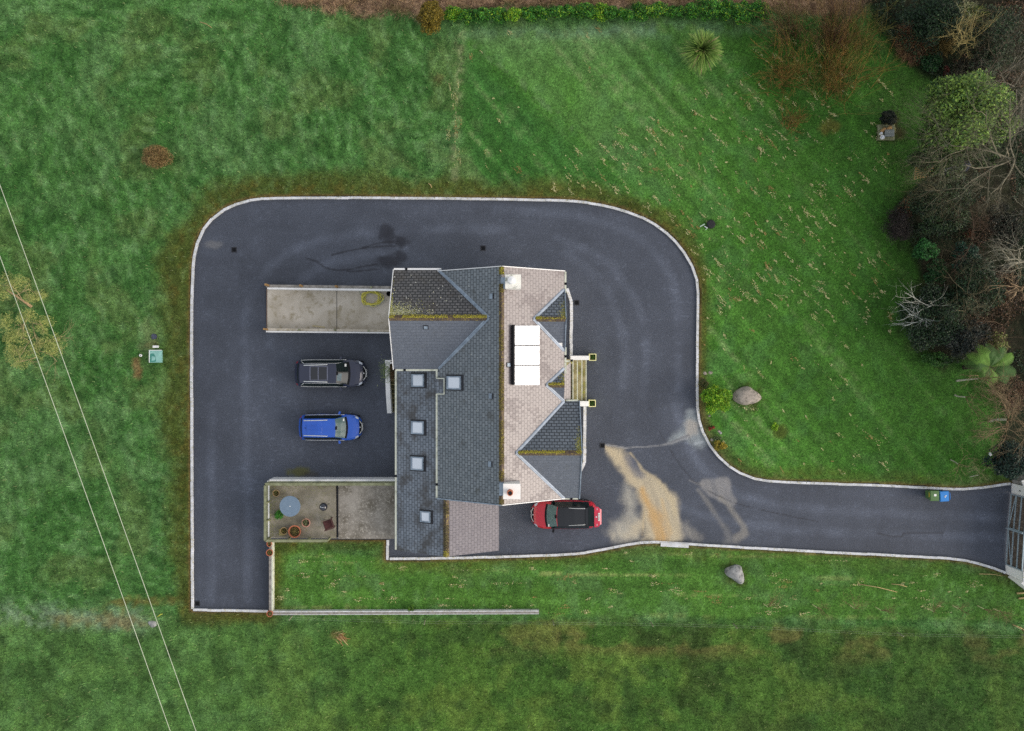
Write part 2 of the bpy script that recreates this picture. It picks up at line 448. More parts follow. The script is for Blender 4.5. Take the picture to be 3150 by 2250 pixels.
# ---- asphalt
def build_drive():
    st = .075
    xs = np.arange(-24.8, 36.2, st); ys = np.arange(-5.8, 14.8, st)
    ys = np.arange(-6.1-.0, 14.8, st)
    xs = np.arange(-24.8, 37.5, st); ys = np.arange(-5.5, 14.8, st)
    ys = np.arange(-6.0, 14.8, st)
    ys = np.arange(-16.2, 14.8, st)
    X, Y = grid(xs, ys)
    d = sdf(X, Y, drive_poly)
    C = np.zeros(X.shape + (3,)); C[:] = S(64,69,79)
    n1 = fbm(X*.25, Y*.25, 3); n2 = fbm(X*.9, Y*.9, 5); n3 = fbm(X*3, Y*3, 9)
    C *= (0.50 + .62*n1 + .32*n2 + .14*n3)[..., None]
    # laying streaks and tyre sweeps
    str1 = fbm(X*.35, Y*2.2, 21, 3); str2 = fbm(X*2.2, Y*.35, 22, 3)
    C *= (1 + .16*(np.where(Y > 6, str1, str2)-.5))[..., None]
    tr = [[(540,760),(545,690),(580,610),(650,552),(760,520),(1000,508),(1130,512)], [(600,760),(625,660),(690,600),(760,575),(900,556)],
          [(1240,530),(1340,570),(1400,640),(1432,720),(1440,800),(1425,880)], [(1260,560),(1330,620),(1375,700),(1390,780),(1380,860)],
          [(470,900),(468,1050),(470,1330)], [(545,800),(548,1000),(550,1330)], [(1500,900),(1530,1010),(1620,1100),(1800,1135),(2230,1150)], [(1480,1120),(1700,1180),(2230,1195)],
          [(1100,465),(1300,478),(1430,530),(1500,620),(1510,720),(1505,860)]]
    for t in tr:
        dd, _ = seg_dist(X, Y, smooth_poly(PW(D(t)), 3))
        C *= (1 + .36*ss(.50, .05, dd + .4*(n3-.5))*(.3+n2))[..., None]
    # scuffs
    sc = fbm(X*1.6, Y*9, 31, 3); C *= (1 + .35*ss(.68, .8, sc)*ss(.5, .7, n1))[..., None]
    C *= (1 + .28*ss(.66, .82, fbm(X*8, Y*8, 33, 2)))[..., None]
    # darker band along the outer edge of the asphalt
    edge = ss(.5, .05, -d); C = blend(C, .35*edge*(.4+n2), S(54,57,64))
    # oil and water spills
    def spot(px, py, rx, ry, a, c=(36,38,46)):
        p = W(px, py); q = np.hypot((X-p.x)/px2m(rx), (Y-p.y)/px2m(ry))
        return blend(C, a*ss(1.25, .45, q + .9*(n3-.5)+.5*(n2-.5)), S(*c))
    C = spot(1182, 714, 30, 24, .85); C = spot(1200, 728, 20, 22, .7); C = spot(1235, 745, 24, 18, .9); C = spot(1200, 806, 42, 22, .9); C = spot(1235, 790, 24, 22, .8)
    C = spot(1262, 712, 40, 30, .35); C = spot(1700, 905, 20, 16, .35)
    C = spot(920, 1452, 42, 16, .75, (84,84,30)); C = spot(950, 1460, 26, 12, .5, (58,52,34))
    C = spot(655, 752, 30, 14, .5, (112,112,112)); C = spot(2125, 1265, 20, 12, .5, (140,146,150))
    for t in ([(1021,785),(1060,775),(1110,765),(1150,752),(1190,744),(1222,742)], [(1110,765),(1150,760),(1215,757)],
              [(940,794),(975,805),(1000,824),(1035,832),(1075,830),(1110,822),(1160,814)], [(1068,835),(1110,834),(1160,828)],
              [(1190,744),(1210,747),(1225,752)]):
        dd, _ = seg_dist(X, Y, PW(t)); C = blend(C, .8*ss(.075, .02, dd + .05*(n3-.5)), S(34,35,42))
    # the long crack over the junction
    zz = lambda p: PW([(1780+a*.2833, 1280+b*.2833) for a, b in p])
    dd, _ = seg_dist(X + .12*(fbm(X*2.4, Y*2.4, 41)-.5), Y + .12*(fbm(X*2.4, Y*2.4, 42)-.5), zz([(780,-90),(800,0),(860,150),(980,350),(1100,530),(1220,680),(1330,760),(1450,830),(1600,910),(1800,980),(2118,1050),(2600,1150)]))
    crack = ss(.055, .015, dd)*ss(.25, .5, fbm(X*1.5, Y*1.5, 43))
    # silt washed over the asphalt
    nn = fbm(X*.8, Y*.8, 51); nf = fbm(X*2.6, Y*2.6, 52); fl = fbm(X*5+Y*1.2, Y*.9, 53)
    def stream(pts, w0, w1, c, a, soft=.5):
        nonlocal C
        P = zz(pts); k = len(P)-1
        dd, al = seg_dist(X, Y, P)
        w = np.interp(al, range(k+1), np.linspace(w0, w1, k+1) if np.isscalar(w1) else w1)*.2833*.0212
        e = dd/np.maximum(w*1.45, 1e-3) + .9*(nn-.5) + .8*(nf-.5)
        C = blend(C, np.clip(a*ss(1.0, 1.0-soft, e*.85)*(.85+.5*(fl-.4)), 0, 1), S(*c))
    def pool(poly, c, a, soft=.35, amp=1.0):
        nonlocal C
        e = sdf(X, Y, zz(poly)) - .30 + .75*amp*(nn-.5) + .5*amp*(nf-.5)
        C = blend(C, np.clip(a*ss(.15, -soft, e)*(.85+.7*(fl-.4)), 0, 1), S(*c))
    pool([(500,720),(590,760),(640,1000),(690,1150),(700,1370),(400,1390),(330,1310),(270,1270),(330,1130),(440,1090),(490,980),(470,800)], (160,157,146), .92, .9)
    pool([(700,1370),(370,1350),(330,1250),(520,1190),(690,1120)], (178,170,150), .8, .9)
    pool([(340,390),(430,400),(520,470),(560,580),(660,640),(800,680),(930,790),(1030,920),(1070,1130),(1110,1340),(700,1350),(715,1100),(690,880),(640,770),(540,700),(480,590),(400,500)], (178,166,140), .95, .4, .6)
    pool([(520,470),(590,500),(670,640),(610,640),(550,580)], (96,98,108), .75, .3, .5)
    stream([(285,330),(330,375),(420,440),(490,540),(560,660),(640,740),(690,800),(720,900)], 22, [10,22,40,42,46,40,34,40], (178,164,136), .85, .95)
    stream([(690,800),(725,900),(780,1010),(840,1120),(880,1230),(890,1330)], 30, [36,42,52,70,70,60], (182,146,92), .85, .95)
    stream([(560,400),(640,500),(690,590),(860,700),(940,800),(1020,930),(1045,1060),(1065,1180),(1080,1290)], 12, [8,14,18,22,22,24,22,30,34], (178,164,134), .75, 1.)
    stream([(900,900),(930,1020),(960,1150),(985,1270)], 14, [10,20,24,30], (180,156,116), .6, 1.)
    stream([(705,900),(712,1050),(700,1200),(690,1300)], 10, [8,10,14,20], (180,160,122), .6, 1.)
    pool([(500,1130),(700,1130),(720,1320),(540,1330)], (178,164,136), .6, .9)
    pool([(1100,1130),(1200,1190),(1290,1330),(1120,1340)], (160,154,142), .75, .9)
    pool([(1380,740),(1590,725),(1620,860),(1660,930),(1560,890),(1450,820)], (134,132,130), .75, .12, .3)
    stream([(1540,890),(1610,960),(1700,1070),(1790,1200),(1800,1270),(1720,1330)], 20, [26,30,34,34,40,44], (132,128,120), .7, .9)
    stream([(1290,800),(1400,930),(1500,1090),(1600,1230),(1640,1340)], 18, [14,24,30,36,50], (122,120,116), .6, 1.)
    stream([(1200,700),(1280,735),(1360,745)], 8, 10, (135,133,130), .5, .8)
    pool([(1210,-20),(1290,20),(1330,150),(1360,230),(1380,290),(1260,320),(1190,230),(1060,240),(1000,270),(1040,210),(1180,150)], (140,148,150), .8, .5, .6)
    pool([(1220,90),(1270,100),(1270,170),(1210,180)], (168,158,145), .6, .3, .5)
    stream([(1270,300),(1340,280)], 18, 14, (165,172,175), .7, .8)
    stream([(290,315),(400,330),(500,348),(640,340),(800,330),(900,318),(1000,295),(1180,225)], 6, [6,5,5,5,6,8,14,20], (150,150,150), .65, .9)
    stream([(985,295),(1180,215)], 8, 8, (84,86,92), .6, .8); stream([(1190,200),(1225,300)], 8, 6, (92,94,98), .6, .8)
    C = blend(C, .7*crack, S(40,41,47))
    dd, _ = seg_dist(X, Y, PW([(2700,1641),(2745,1652),(2775,1652),(2780,1640),(2900,1640)])); C = blend(C, .6*ss(.09, .02, dd), S(40,41,47))
    keep = (d < .10)
    cm = keep[:-1,:-1] | keep[1:,1:] | keep[1:,:-1] | keep[:-1,1:]
    # nothing under the raised patio and the lawn corner
    Z = np.zeros(X.shape)
    V = np.stack([X, Y, Z], -1).reshape(-1, 3); q = quads_from(cm, len(xs), len(ys))
    V, q, C = compact(V, q, C.reshape(-1, 3))
    o = npmesh('driveway', V, q, M['asphalt'], col=np.clip(C, 0, 1))
    tag(o, 'dark tarmac driveway looping round the house, stained by tan silt', 'driveway', kind='structure')
build_drive()

# ---- grass: one sheet out to the horizon
def L_(a, b, s): return np.arange(a, b, s)
GX = np.concatenate([[-900,-400,-200,-100,-60,-44], L_(-37.5, 37.6, .15), [44,60,100,200,400,900]])
GY = np.concatenate([[-900,-400,-200,-100,-60,-36], L_(-27.0, 27.1, .15), [36,60,100,200,400,900]])
lawn_edge = [(1418,95),(1700,85),(2000,70),(2420,75),(2700,20),(3000,100),(3000,560),(2960,780),(2960,1000),(3100,1100),(3200,1250),(3300,1450)]
wood_poly = PW([(2640,-60),(2665,60),(2700,110),(2795,205),(2850,245),(2900,300),(2860,420),(2820,560),(2750,620),(2740,700),(2790,760),(2830,850),(2790,930),(2760,990),(2800,1060),(2880,1130),(3000,1120),(3080,1160),(3070,1320),(3060,1440),(3115,1460),(3200,1470),(3600,1500),(3600,-400),(2640,-400)])
bramble_poly = PW([(820,-60),(860,8),(950,22),(1060,40),(1120,50),(1200,45),(1290,55),(1400,35),(1900,25),(2360,15),(2420,40),(2560,45),(2660,50),(2700,-60)])
ne_lawn = PW(lawn_edge + [(3090,1470),(2890,1505),(2300,1480),(2180,1380),(2150,1240),(2150,880),(2080,720),(1960,650),(1720,610),(1430,560),(1405,330)])
s_lawn = PW([(840,1660),(1180,1725),(1800,1705),(2040,1665),(2900,1725),(3100,1800),(3400,1900),(3400,1915),(840,1880)])
s_field = PW([(-400,1885),(300,1890),(560,1890),(860,1905),(1700,1905),(2250,1915),(3000,1945),(3400,1950),(3400,2700),(-400,2700)])
def ground_color(X, Y):
    n0 = fbm(X*.08, Y*.08, 101, 3); n1 = fbm(X*.3, Y*.3, 102); n2 = fbm(X*1.0, Y*1.0, 103); n3 = fbm(X*2.6, Y*2.6, 104, 3)
    C = np.zeros(X.shape + (3,)); C[:] = S(69,111,53)
    C = blend(C, .5*ss(.38, .66, n1*.5+n2*.5), S(92,126,76))
    C = blend(C, .45*ss(.52, .70, fbm(X*.7+5, Y*.7, 106)), S(52,96,40))
    C = blend(C, .55*ss(.5, .68, fbm(X*.45, Y*.45, 107)), S(90,112,60))
    # combed clumps of the unmown field
    wx = X+1.6*(fbm(X*.3, Y*.3, 115)-.5); wy = Y+1.6*(fbm(X*.3, Y*.3, 116)-.5)
    wv = fbm(wx*2.9+1.1*wy, wy*1.2-.3*wx, 108, 3); wv2 = fbm(wx*1.2-.8*wy, wy*2.7+.5*wx, 109, 3); wq = np.where(n0 > .5, wv, wv2)
    C = C*(1+.95*(wq-.5))[..., None]; C = blend(C, .42*ss(.58, .78, wq), S(108,138,92)); C = blend(C, .38*ss(.42, .26, wq), S(40,84,32))
    # mown lawn round the house
    dl = sdf(X, Y, ne_lawn); ml = ss(.4, -.8, dl + 1.2*(n2-.5))
    lawn = np.zeros_like(C); lawn[:] = S(72,117,44)
    lawn = blend(lawn, .7*ss(.42, .65, n1), S(62,107,36)); lawn = blend(lawn, .6*ss(.5, .7, n2), S(74,118,58))
    fold = (Y-W(1425,105).y) + .86*(X-W(1425,105).x)          # the mown part above the oblique edge is paler than the corner below it
    lawn = blend(lawn, .7*ss(.6, -2.0, fold+1.6*(n2-.5))*ss(9, 6, X)*ss(.1, .6, n1+.2), S(54,100,44))
    dew = ss(-.5, .8, fold)*ss(16, 4, X)*(.45+.55*ss(19, 22.5, Y)); lawn = blend(lawn, .72*dew*ss(.15, .5, n1+.1), S(96,128,80))
    lawn = blend(lawn, .7*ss(21.0, 22.3, Y)*ss(.3, .55, n2+.05)*ss(20, 12, X), S(118,140,122))
    lawn = blend(lawn, .35*ss(.4, .1, np.abs(fold+.5*(n2-.5)))*ss(.45, .65, n3)*ss(9, 5, X), S(116,138,98))
    lawn = blend(lawn, .35*ss(.55, .72, fbm(X*1.3, Y*1.3, 121))*ss(.3, .6, n1), S(92,122,70))
    st_ = fbm((X*.9+Y*.78)*1.7, (X*.7-Y*.8)*.07, 118, 3); lawn = lawn*(1+.75*(st_-.5))[..., None]; lawn = blend(lawn, .5*ss(.62, .74, st_)*ss(.35, .6, n3), S(124,142,92))
    u = X*.74+Y*.67; lawn = lawn*(1+.06*np.sin(u*5.4+2*(n1-.5)+.6*(n2-.5)))[..., None]
    lawn = blend(lawn, .6*ss(13, 25, X+.25*Y+4*(n1-.5)), S(50,90,28))
    lawn = blend(lawn, .65*ss(22.5, 25.5, X+3*(n1-.5))*ss(-8, 8, Y), S(44,76,24))
    C = C*(1-ml[..., None]) + lawn*ml[..., None]
    # strip south of the drive
    ds = sdf(X, Y, s_lawn); ms_ = ss(.3, -.3, ds + .6*(n2-.5))
    sl_ = np.zeros_like(C); sl_[:] = S(80,122,48)
    sl_ = blend(sl_, .6*ss(.4, .65, n1), S(66,106,42)); sl_ = blend(sl_, .5*ss(.5, .7, n2), S(92,128,74))
    s2 = fbm(X*.08, Y*2.3+.04*X, 119, 3); sl_ = sl_*(1+.6*(s2-.5))[..., None]; sl_ = blend(sl_, .5*ss(.62, .72, s2)*ss(.4, .6, n3), S(150,156,96))
    sl_ = blend(sl_, .5*ss(6, 28, X), S(54,90,30))
    C = C*(1-ms_[..., None]) + sl_*ms_[..., None]
    # rough field at the bottom
    df = sdf(X, Y, s_field); mf = ss(.5, -.5, df + 1.2*(n2-.5))
    fl = np.zeros_like(C); fl[:] = S(76,108,44)
    fl = blend(fl, .75*ss(.42, .62, n1), S(64,98,40)); fl = blend(fl, .5*ss(.48, .66, fbm(X*.5, Y*.5, 111)), S(98,120,52))
    fl = blend(fl, .7*ss(-4, -24, X), S(80,118,62)); fl = blend(fl, .4*ss(.48, .7, n2)*ss(-6, -20, X), S(92,128,74)); fl = blend(fl, .6*ss(.54, .7, fbm(X*.9, Y*.9, 112)), S(50,76,36))
    fl = blend(fl, .6*ss(.54, .68, fbm(X*.33, Y*.55, 113))*ss(0, 6, X), S(56,74,34)); fl = fl*(1+.6*(fbm(X*1.3, Y*1.3, 117, 3)-.5))[..., None]
    fl = blend(fl, .55*ss(.5, .64, fbm(X*.5, Y*.8, 114))*ss(1.9, .4, np.abs(df+.9))*ss(-6, 6, X), S(118,106,62))
    fl = blend(fl, .45*ss(10, 30, X), S(48,78,34))
    C = C*(1-mf[..., None]) + fl*mf[..., None]
    # bleached band at the lower left
    a = ss(1.3, .1, np.abs(Y + 16.3 + .06*(X+30)) + 1.0*(n2-.5))*ss(-22.5, -25, X); C = blend(C, .62*a*ss(.3, .65, n3), S(132,152,124))
    for (x0, x1, y, h, c, s) in ((160,420,1903,22,(130,124,88),.6), (330,560,1852,16,(112,92,48),.6), (590,830,1895,14,(98,80,60),.95), (330,470,1915,18,(118,112,84),.6)):
        p = W(x0, y); q = W(x1, y)
        m = ss(1.2, .0, np.abs(Y-p.y + .5*(n2-.5))/px2m(h)*.8 + 2.4*(n3-.5))*ss(.3, .6, n2+.15)*ss(p.x-.4, p.x+.5, X)*ss(q.x+.4, q.x-.5, X); C = blend(C, s*m, S(*c))
    # olive moss and thatch that follows the kerb
    dd = sdf(X, Y, drive_poly)
    wid = 1.25 + 1.1*ss(-14, -20, X)*ss(-16, -8, Y) + .8*ss(10, 12, Y)*ss(12, 2, X)
    km = ss(1.0, .35, dd/wid + .9*(n1-.5) + .5*(n3-.5))*(dd > -.3)
    km = np.where(X > 12.6, km*.45, km); km = np.where((Y < -11) & (X > -14), km*.55, km)
    C = blend(C, .82*km, S(78,86,36)); C = blend(C, .5*km*ss(.5, .66, n3), S(96,84,34)); C = blend(C, .5*km*ss(.5, .66, n2), S(56,74,24))
    C = blend(C, .8*ss(.32, .12, dd + .15*(n3-.5))*(dd > -.3), S(104,82,52))
    # planting bed against the kerb
    bed = PW([(2082,1120),(2135,1150),(2165,1250),(2190,1350),(2245,1420),(2200,1420),(2130,1330),(2095,1260)])
    db = sdf(X, Y, bed); C = blend(C, .75*ss(.3, -.4, db + .9*(n3-.5)), S(92,84,52)); C = blend(C, .6*ss(.3, -.4, db+.5)*ss(.5, .62, n2), S(66,92,40))
    # bare places, and darker patches round the boulders, pallet and conifer
    def ground_patch(px, py, rx, ry, c, a):
        nonlocal C
        p = W(px, py); e = np.hypot((X-p.x)/px2m(rx), (Y-p.y)/px2m(ry)) + 1.1*(n3-.5) + .5*(n2-.5); C = blend(C, a*ss(1.15, .5, e), S(*c))
    for t in ((425,1130,16,34,(120,92,62),.8), (468,1060,22,12,(96,80,44),.7), (455,1040,34,60,(112,128,84),.5), (2735,400,42,46,(58,46,30),.8), (2560,250,50,60,(60,74,30),.6),
              (1042,1950,34,14,(120,96,60),.5), (2295,1222,58,46,(58,62,26),.7), (2262,1770,44,46,(58,62,26),.7), (2400,1330,26,22,(84,84,36),.6), (2330,1680,110,14,(64,66,24),.7),
               (1350,250,20,20,(88,84,48),.6), (2550,390,40,26,(112,92,44),.5), (1325,75,60,30,(40,62,30),.5)): ground_patch(*t)
    # faint old line running down the lawn
    dd2, _ = seg_dist(X, Y, PW([(1415,90),(1412,250),(1400,420),(1398,550)])); C = blend(C, .4*ss(.5, .1, dd2+.3*(n3-.5))*ss(.4, .7, n3), S(160,160,120))
    # dead grass along the top, leaf litter under the wood
    dbm = sdf(X, Y, bramble_poly); mb = ss(.35, -.35, dbm + 1.0*(n2-.5) + .5*(n3-.5))
    br = np.zeros_like(C); br[:] = S(152,126,100); br = blend(br, .7*ss(.45, .6, n2), S(112,96,58)); br = blend(br, .7*ss(.5, .65, n3), S(92,72,60)); br = blend(br, .7*ss(18, 26, X), S(70,58,48))
    C = C*(1-mb[..., None]) + br*mb[..., None]
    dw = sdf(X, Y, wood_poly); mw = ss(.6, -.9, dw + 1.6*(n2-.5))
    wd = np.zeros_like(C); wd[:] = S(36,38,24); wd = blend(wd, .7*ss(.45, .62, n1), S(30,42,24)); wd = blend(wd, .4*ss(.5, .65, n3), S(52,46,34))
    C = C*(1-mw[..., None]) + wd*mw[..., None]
    tuft = fbm(X*3.4+.7*Y, Y*2.6, 120, 2); C = C*(.68+.62*tuft)[..., None]; C = blend(C, .14*ss(.66, .82, tuft)*(1-np.clip(ml+mw+mb+mf, 0, 1)), S(118,148,104))
    return np.clip(C, 0, 1), dd, mb, mw, ml, ms_, mf
def ground_height(X, Y, dd, ml, ms_):
    smooth = np.clip(ml+ms_, 0, 1)
    amp = .17*(1-smooth) + .05*smooth
    h = amp*(fbm(X*1.5+.6*Y, Y*.95, 131, 3)-.5) + (.10*(1-smooth)+.05*smooth)*(fbm(X*2.3, Y*2.3, 132, 2)-.5)
    z = .09 + h*ss(.15, 1.2, dd)
    return np.where(dd < .02, -.35, z)
def build_ground():
    X, Y = grid(GX, GY)
    C, dd, mb, mw, ml, ms_, mf = ground_color(X, Y)
    Z = ground_height(X, Y, dd, ml, ms_)
    far = (np.abs(X) > 38) | (np.abs(Y) > 27.5); Z = np.where(far & (dd > 1), .05, Z)
    # lawn hollow inside the raised patio and house is hidden: keep it low there
    V = np.stack([X, Y, Z], -1).reshape(-1, 3)
    q = quads_from(np.ones((len(GY)-1, len(GX)-1), bool), len(GX), len(GY))
    o = npmesh('lawn', V, q, M['grass'], col=C.reshape(-1, 3), smooth=True)
    tag(o, 'green lawns and rough pasture round the driveway', 'grass', kind='structure')
build_ground()

# ---- kerbs
def ribbon(name, pts, w, z0, z1, m, label, cat='kerb', joints=.9, kind='structure'):
    pts = [Vector((p[0], p[1], 0)) for p in pts]; n = len(pts); mb = MB()
    L_s, R_s = [], []
    for i, p in enumerate(pts):
        d = (pts[min(i+1,n-1)]-pts[max(i-1,0)]).normalized(); l = Vector((-d.y, d.x, 0))
        L_s.append(p+l*w/2); R_s.append(p-l*w/2)
    V = []
    for i in range(n):
        V += [(R_s[i].x,R_s[i].y,z0),(R_s[i].x,R_s[i].y,z1),(L_s[i].x,L_s[i].y,z1),(L_s[i].x,L_s[i].y,z0)]
    Fc = []
    for i in range(n-1):
        a = i*4; b = a+4
        Fc += [(a,b,b+1,a+1),(a+1,b+1,b+2,a+2),(a+2,b+2,b+3,a+3)]
    Fc += [(3,2,1,0), ((n-1)*4,(n-1)*4+1,(n-1)*4+2,(n-1)*4+3)]
    mb.add(V, Fc)
    o = mb.build(name, m); return tag(o, label, cat, kind=kind)
def resample(pts, step):
    P = [Vector((p[0], p[1], 0)) for p in pts]; out = [P[0]]; acc = 0
    for a, b in zip(P[:-1], P[1:]):
        L = (b-a).length; t = step-acc
        while t < L: out.append(a.lerp(b, t/L)); t += step
        acc = (acc+L) % step if L >= step-acc else acc+L
    out.append(P[-1]); return out
def kerb(pts, label, w=.155, h=.12, smooth=1):
    """individual kerb blocks of about 0.9 m with open joints, one mesh"""
    P = smooth_poly(PW(D(pts)), smooth) if smooth else PW(D(pts))
    P = resample(P, .92); mb = MB(); rnd = random.Random(len(pts))
    for a, b in zip(P[:-1], P[1:]):
        d = (b-a)
        if d.length < .1: continue
        d.normalize(); j = Vector((-d.y, d.x, 0))*rnd.uniform(-.012, .012)
        mb.bar(a+d*.006+j+Vector((0,0,h/2-.05)), b-d*.002+j+Vector((0,0,h/2-.05)), w, h+.1+rnd.uniform(-.008,.008))
    return tag(mb.build('kerb', M['kerb']), label, 'kerb', kind='structure')
kerb(DO, 'white concrete kerb sweeping round the outside of the whole driveway')
kerb(DB[:-1]+[(866,1241)], 'white concrete kerb between the driveway and the southern lawn')
kerb([(861,1243),(861,1199)], 'short white kerb by the garage corner', smooth=0)
kerb([(430,1354),(596,1357)], 'white kerb closing the bottom end of the driveway', smooth=0)
kerb([(1259,641),(1265,648),(1268,660),(1269,690),(1268,790)], 'narrow white kerb below the small gable', w=.19)
kerb([(1299,903),(1298,1035),(1294,1044),(1286,1051)], 'narrow white kerb below the large gable', w=.19)
tag(MB().cbox(W(2075,1677,.07), px2m(86), .26, .17, rz=-R(3)).build('kerb', M['kerb']), 'wider flush kerb stones let into the southern kerb', 'kerb', kind='structure')

# ------------------------------------------------------------------ the house
HO = thing('house', 'white walled house with blue grey slate roofs, gables and skylights', 'house', (0, 0, 0))
ZR, ZE, XR, XW, XE, Y0, Y1 = 7.05, 4.40, -0.60, -4.49, 3.17, -8.02, 5.70
class Pl:      # plane z = z0 + gx*(x-x0) + gy*(y-y0)
    def __init__(s, x0, y0, z0, gx, gy): s.a = (x0, y0, z0, gx, gy)
    def z(s, x, y): x0, y0, z0, gx, gy = s.a; return z0+gx*(x-x0)+gy*(y-y0)
    def at(s, px, py, lift=0):
        """point of the plane seen at photo pixel px, py"""
        x0, y0, z0, gx, gy = s.a; dx, dy = (px-CX)/F, (CY-py)/F
        t = (CAMH-z0+gx*x0+gy*y0)/(1+gx*dx+gy*dy)
        n = s.n()
        return Vector((dx*t, dy*t, CAMH-t)) + n*lift
    def n(s): return Vector((-s.a[3], -s.a[4], 1)).normalized()
    def pt(s, x, y, lift=0): return Vector((x, y, s.z(x, y))) + s.n()*lift
PWm = Pl(XR, 0, ZR, (ZR-ZE)/(XR-XW), 0)
PEm = Pl(XR, 0, ZR, -(ZR-ZE)/(XE-XR), 0)
GXr, GZr, GZe = -3.98, 4.45, 2.62
PWg = Pl(GXr, 0, GZr, (GZr-GZe)/(GXr+7.19), 0)
PEg = Pl(GXr, 0, GZr, -(GZr-GZe)/(-.82-GXr), 0)
def uv_plane(pts, pl):
    """u along the level direction, v up the slope, in metres"""
    gx, gy = pl.a[3], pl.a[4]; g = math.hypot(gx, gy)
    up = Vector((gx, gy, g*g)).normalized(); lv = Vector((-gy, gx, 0)).normalized()
    return [(Vector(p).dot(lv)+50, Vector(p).dot(up)+50) for p in pts]
def roof(name, pts, pl, m, t=.09, parent=None):
    n = len(pts); nn = pl.n()
    low = [Vector(p)-Vector((0,0,t)) for p in pts]
    V = [tuple(p) for p in pts]+[tuple(p) for p in low]
    a = sum(pts[i][0]*pts[(i+1)%n][1]-pts[(i+1)%n][0]*pts[i][1] for i in range(n))
    top = tuple(range(n)) if a > 0 else tuple(range(n-1,-1,-1))
    Fc = [top, tuple(2*n-1-i if a > 0 else n+i for i in range(n))]
    Fc += [(i,n+i,n+(i+1)%n,(i+1)%n) if a > 0 else (i,(i+1)%n,n+(i+1)%n,n+i) for i in range(n)]
    return make(name, V, Fc, m, parent or HO, uv=uv_plane(V, pl))
def rect(pl, x0, x1, y0, y1): return [pl.pt(x0,y0), pl.pt(x1,y0), pl.pt(x1,y1), pl.pt(x0,y1)]
# walls
def wall_prism(name, poly, axis, a, b, m=M['render']):
    """poly (horizontal, z) profile swept along axis between a and b"""
    n = len(poly)
    f = (lambda p, t: (p[0], t, p[1])) if axis == 'y' else (lambda p, t: (t, p[0], p[1]))
    V = [f(p, a) for p in poly]+[f(p, b) for p in poly]
    Fc = [tuple(range(n)), tuple(range(2*n-1,n-1,-1))]+[(i,n+i,n+(i+1)%n,(i+1)%n) for i in range(n)]
    return make(name, V, Fc, m, HO)
e = .12
wall_prism('main_wall', [(XW+.35,0),(XE-.35,0),(XE-.35,ZE+.15-e),(XR,ZR-.2),(XW+.35,ZE+.15-e)], 'y', Y0+.12, Y1-.12)
wall_prism('wing_wall', [(.2,0),(5.55,0),(5.55,4.42),(2.85,6.33),(.2,4.42)], 'x', -7.0, -1.5)
wall_prism('garage_wall', [(-6.9,0),(-1.0,0),(-1.0,2.55),(GXr,GZr-.2),(-6.9,2.6)], 'y', -11.42, Y0+.05)
wall_prism('lean_to_wall', [(-6.898,0),(-4.2,0),(-4.2,3.9),(-6.898,2.6)], 'y', Y0+.052, .198)
wall_prism('gable_wall', [(-7.7,0),(-2.5,0),(-2.5,4.42),(-5.1,6.22),(-7.7,4.42)], 'x', 1.0, 3.93)
wall_prism('small_gable_wall', [(1.0,3.6),(4.42,3.6),(4.42,4.5),(2.71,5.6),(1.0,4.5)], 'x', 2.0, 3.03)
# slopes
roof('main_roof_slope', rect(PWm, XW, XR, Y0, Y1), PWm, SL_W)
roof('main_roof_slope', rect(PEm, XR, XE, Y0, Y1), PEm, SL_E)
roof('garage_roof_slope', rect(PWg, -7.19, GXr, -11.56, Y0), PWg, SL_LT)
roof('lean_to_roof', rect(PWg, -7.19, XW+.35, Y0, -.12), PWg, SL_LT)
roof('garage_roof_slope', rect(PEg, GXr, -.82, -11.56, Y0+.05), PEg, SL_G)
# west wing
WA = PWm.at(1503, 978); WZ = WA.z; WY = WA.y
hw = 2.99; WX = -7.15
PNw = Pl(0, WY, WZ, 0, -(WZ-ZE)/hw); PSw = Pl(0, WY, WZ, 0, (WZ-ZE)/hw)
WvN = Vector((XW+.08, WY+hw, ZE)); WvS = Vector((XW+.08, WY-hw, ZE))
roof('wing_roof_slope', [(WX,WY,WZ), (WX,WY+hw,ZE), WvN, WA], PNw, SL_N)
roof('wing_roof_slope', [(WX,WY-hw,ZE), (WX,WY,WZ), WA, WvS], PSw, SL_S)
# east gables
def gable(px, py, half, xf, nm):
    A = PEm.at(px, py); yc = A.y; rise = A.z-ZE
    Pn = Pl(0, yc, A.z, 0, -rise/half); Ps = Pl(0, yc, A.z, 0, rise/half)
    vN = Vector((XE-.02, yc+half, ZE)); vS = Vector((XE-.02, yc-half, ZE))
    fr = Vector((xf, yc, A.z))
    if xf > XE+.1:
        roof(nm, [A, fr, (xf,yc+half,ZE), vN], Pn, SL_D); roof(nm, [A, vS, (xf,yc-half,ZE), fr], Ps, SL_S)
    else:
        roof(nm, [A, fr, (xf,yc+half,ZE)], Pn, SL_D); roof(nm, [A, (xf,yc-half,ZE), fr], Ps, SL_S)
    return A, vN, vS, fr, Pn, Ps
g1 = gable(1642, 982, 1.85, XE, 'dormer_roof_slope')
g2 = gable(1681, 1185, 1.0, XE-.03, 'porch_dormer_slope')
g3 = gable(1588, 1394, 2.94, 4.06, 'gable_roof_slope')
# porch strip below the eaves
Pp = Pl(XE, 0, ZE-.03, -(ZR-ZE)/(XE-XR), 0)
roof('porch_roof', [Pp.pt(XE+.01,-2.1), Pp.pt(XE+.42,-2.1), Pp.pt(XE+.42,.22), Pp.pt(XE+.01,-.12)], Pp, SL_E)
wall_prism('porch_wall', [(-2.05,0),(0,0),(0,3.9),(-2.05,3.9)], 'x', XE-.345, XE-.1)
